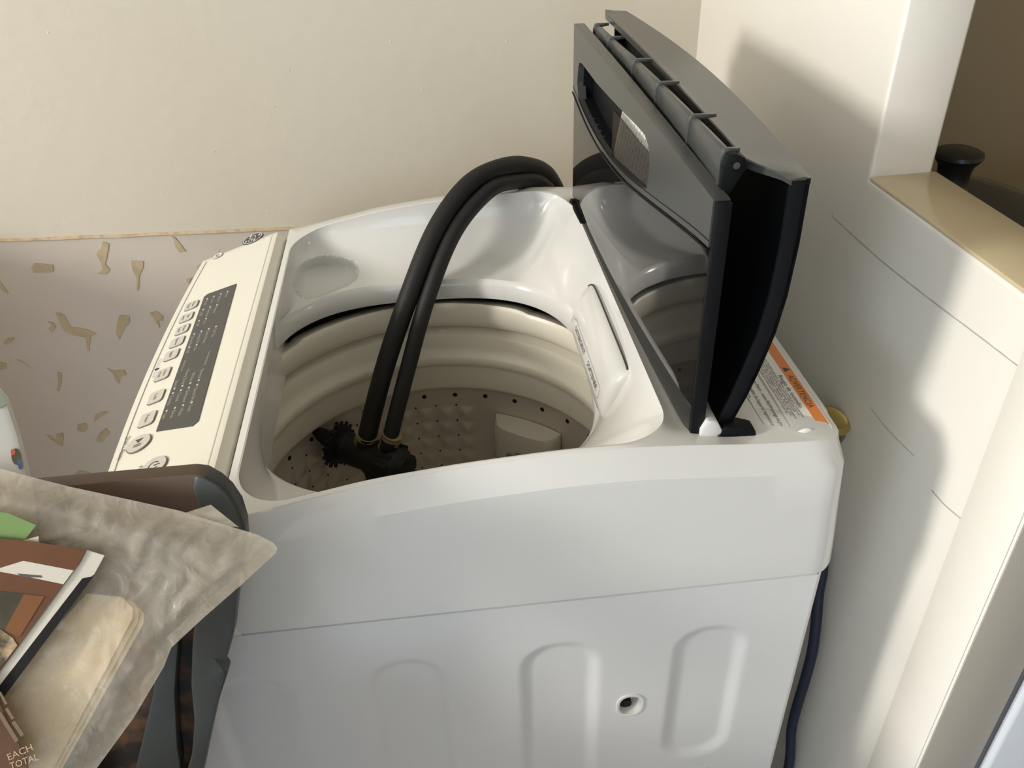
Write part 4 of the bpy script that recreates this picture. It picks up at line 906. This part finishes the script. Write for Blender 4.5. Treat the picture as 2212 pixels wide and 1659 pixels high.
# cream papers in the bag, one behind the other
for k, (dx, dy, o, lab) in enumerate(((.0, .0, .0060, 'cream folded paper at the front of the stack inside the clear bag'), (.0030, -.0022, .0042, 'second cream paper of the stack inside the clear bag'), (.0052, -.0048, .0024, 'rearmost cream paper, lowest of the stack inside the clear bag'))):
    sheet([(-.1183+dx, -.0048+dy), (-.2450, -.1100), (-.205, -.1550), (-.150+dx*.3, -.0775+dy-.0270), (-.0935+dx, -.0270+dy), (-.0922+dx, -.0205+dy), (-.0975+dx, -.0120+dy)][::-1], o, .0013, 'paper', MT['paper'], lab, 'paper', 'cream papers in the bag')
G, gb = sheet([(-.225, .040), (-.205, .075), (-.1649, .0593), (-.1543, .0549), (-.1395, .0443), (-.1486, .0350), (-.165, .0300)][::-1], .0155, .0006, 'green_paper', MT['green'], 'green paper with a pointed corner poking out above the brown photo card', 'paper')
S_, sb = sheet([(-.1600, .0340), (-.1500, .0362), (-.1388, .0370), (-.1392, .0330), (-.150, .0290)][::-1], .0163, .0006, 'white_slip', MT['paper_w'], 'tiny white paper slip behind the top edge of the brown photo card', 'paper')
# magazine / photo card
ph = [(-.2300, .0560), (-.167, .0424), (-.1428, .0347), (-.1117, .0222), (-.1170, .0147), (-.1779, -.0484), (-.2420, .0100)]
PHO, pb = sheet(ph[::-1], .0185, .0008, 'photo_card', MT['photo_br'], 'brown glossy photo card with a white streak, in front of the clear bag', 'card')
o = .0194
printed([(-.1665, .0215), (-.1485, .0235), (-.1205, .0112), (-.1275, .0040), (-.1480, .0135)][::-1], o, 'printed_streak', MT['paper_w'], PHO, pb)
printed([(-.1530, .0165), (-.1395, .0122), (-.1390, .0108), (-.1500, .0135)][::-1], o+.0002, 'printed_mark', MT['ink'], PHO, pb)
printed([(-.1950, .0130), (-.1750, .0120), (-.1500, .0030), (-.1560, -.0080), (-.1720, -.0230), (-.2050, -.0050)][::-1], o, 'printed_shade', MT['photo_dk'], PHO, pb)
printed([(-.1505, .0030), (-.1390, -.0010), (-.1560, -.0220), (-.1640, -.0160)][::-1], o+.0002, 'printed_arm', MT['photo_or'], PHO, pb)
printed([(-.1930, -.0090), (-.1700, -.0110), (-.1600, -.0220), (-.1580, -.0270), (-.1779, -.0470), (-.2030, -.0230)][::-1], o+.0003, 'printed_stripes', MT['photo_fig'], PHO, pb)
MG, mb_ = sheet([(-.1117, .0222), (-.1018, .0166), (-.1095, .0062), (-.1133, .0041), (-.1755, -.0560), (-.1900, -.0500), (-.1170, .0147)][::-1], .0160, .0018, 'magazine', MT['paper_w'], 'white folded leaflet edge between the brown photo card and the cream papers', 'leaflet')
printed([(-.1165, .0052), (-.1098, .0050), (-.1700, -.0560), (-.1790, -.0560)], .0180, 'black_stripe', MT['hole'], MG, mb_)
cd_p = []
CX, CY_ = Vector((.9, .30)).normalized(), None
card = [(-.2150, -.0200), (-.1905, -.0310), (-.1764, -.0400), (-.1735, -.0480), (-.1600, -.0955), (-.1597, -.1000), (-.1630, -.1045), (-.1690, -.1065), (-.2200, -.1200), (-.2600, -.0800)]
CA, cb0 = sheet(card[::-1], .0225, .0011, 'tally_card', MT['card'], 'dark brown card with rounded corner and tan lettering, frontmost in the pile', 'card')
ct = MB()
def card_text(s, x0, y0, x1, y1, h):
    d_ = Vector((x1-x0, y1-y0)); L_ = d_.length; d_ /= L_; ex_ = gE1*d_.x+gE2*d_.y; ey_ = gE1*(-d_.y)+gE2*d_.x; put_text(ct, s, h, bp3(x0, y0, .0239), ex_, ey_, width=L_)
card_text('EACH', -0.1698, -0.0926, -0.1560, -0.0899, 0.0056)
card_text('TOTAL', -0.1691, -0.0979, -0.1532, -0.0962, 0.0056)
ct.build('card_lettering', MT['card_ink'], CA, smooth=0, base=cb0, fixn=False)
printed([(-0.169, -0.0516), (-0.1704, -0.0521), (-0.1676, -0.06), (-0.1662, -0.0595)], .0238, 'printed_line', MT['card_dim'], CA, cb0)
printed([(-0.1664, -0.0618), (-0.168, -0.0624), (-0.1651, -0.0695), (-0.1635, -0.0689)], .0238, 'printed_line', MT['card_dim'], CA, cb0)
printed([(-0.1634, -0.0704), (-0.1653, -0.0712), (-0.1612, -0.0806), (-0.1593, -0.0797)], .0238, 'printed_line', MT['card_dim'], CA, cb0)
printed([(-0.1701, -0.0635), (-0.1722, -0.0643), (-0.1648, -0.0832), (-0.1627, -0.0824)], .0238, 'printed_line', MT['card_dim'], CA, cb0)
# white pouch behind the bag
po_ = [(-.200, .150), (-.1640, .1500), (-.1562, .1363), (-.1518, .1103), (-.1492, .0848), (-.1486, .0700), (-.1500, .0300), (-.2000, .0300), (-.240, .090)]
WP, wb = sheet(po_[::-1], -.0210, .010, 'white_pouch', MT['pouch'], 'white plastic pouch with a dark round printed emblem, at the left behind the clear bag', 'pouch', bevel=.005)
printed([(-.1660, .1500), (-.1575, .1380), (-.1560, .1310), (-.1700, .1230), (-.185, .140)], -.0108, 'printed_band', MT['pouch_green'], WP, wb)
printed(circ2(-.1545, .0940, .0030, .0056, 20), -.0108, 'printed_emblem', MT['photo_dk'], WP, wb)
printed(circ2(-.1560, .0975, .0015, .0022, 14), -.0106, 'printed_red', MT['red'], WP, wb)
printed(circ2(-.1528, .0885, .0015, .0036, 14), -.0106, 'printed_blue', MT['blue'], WP, wb)
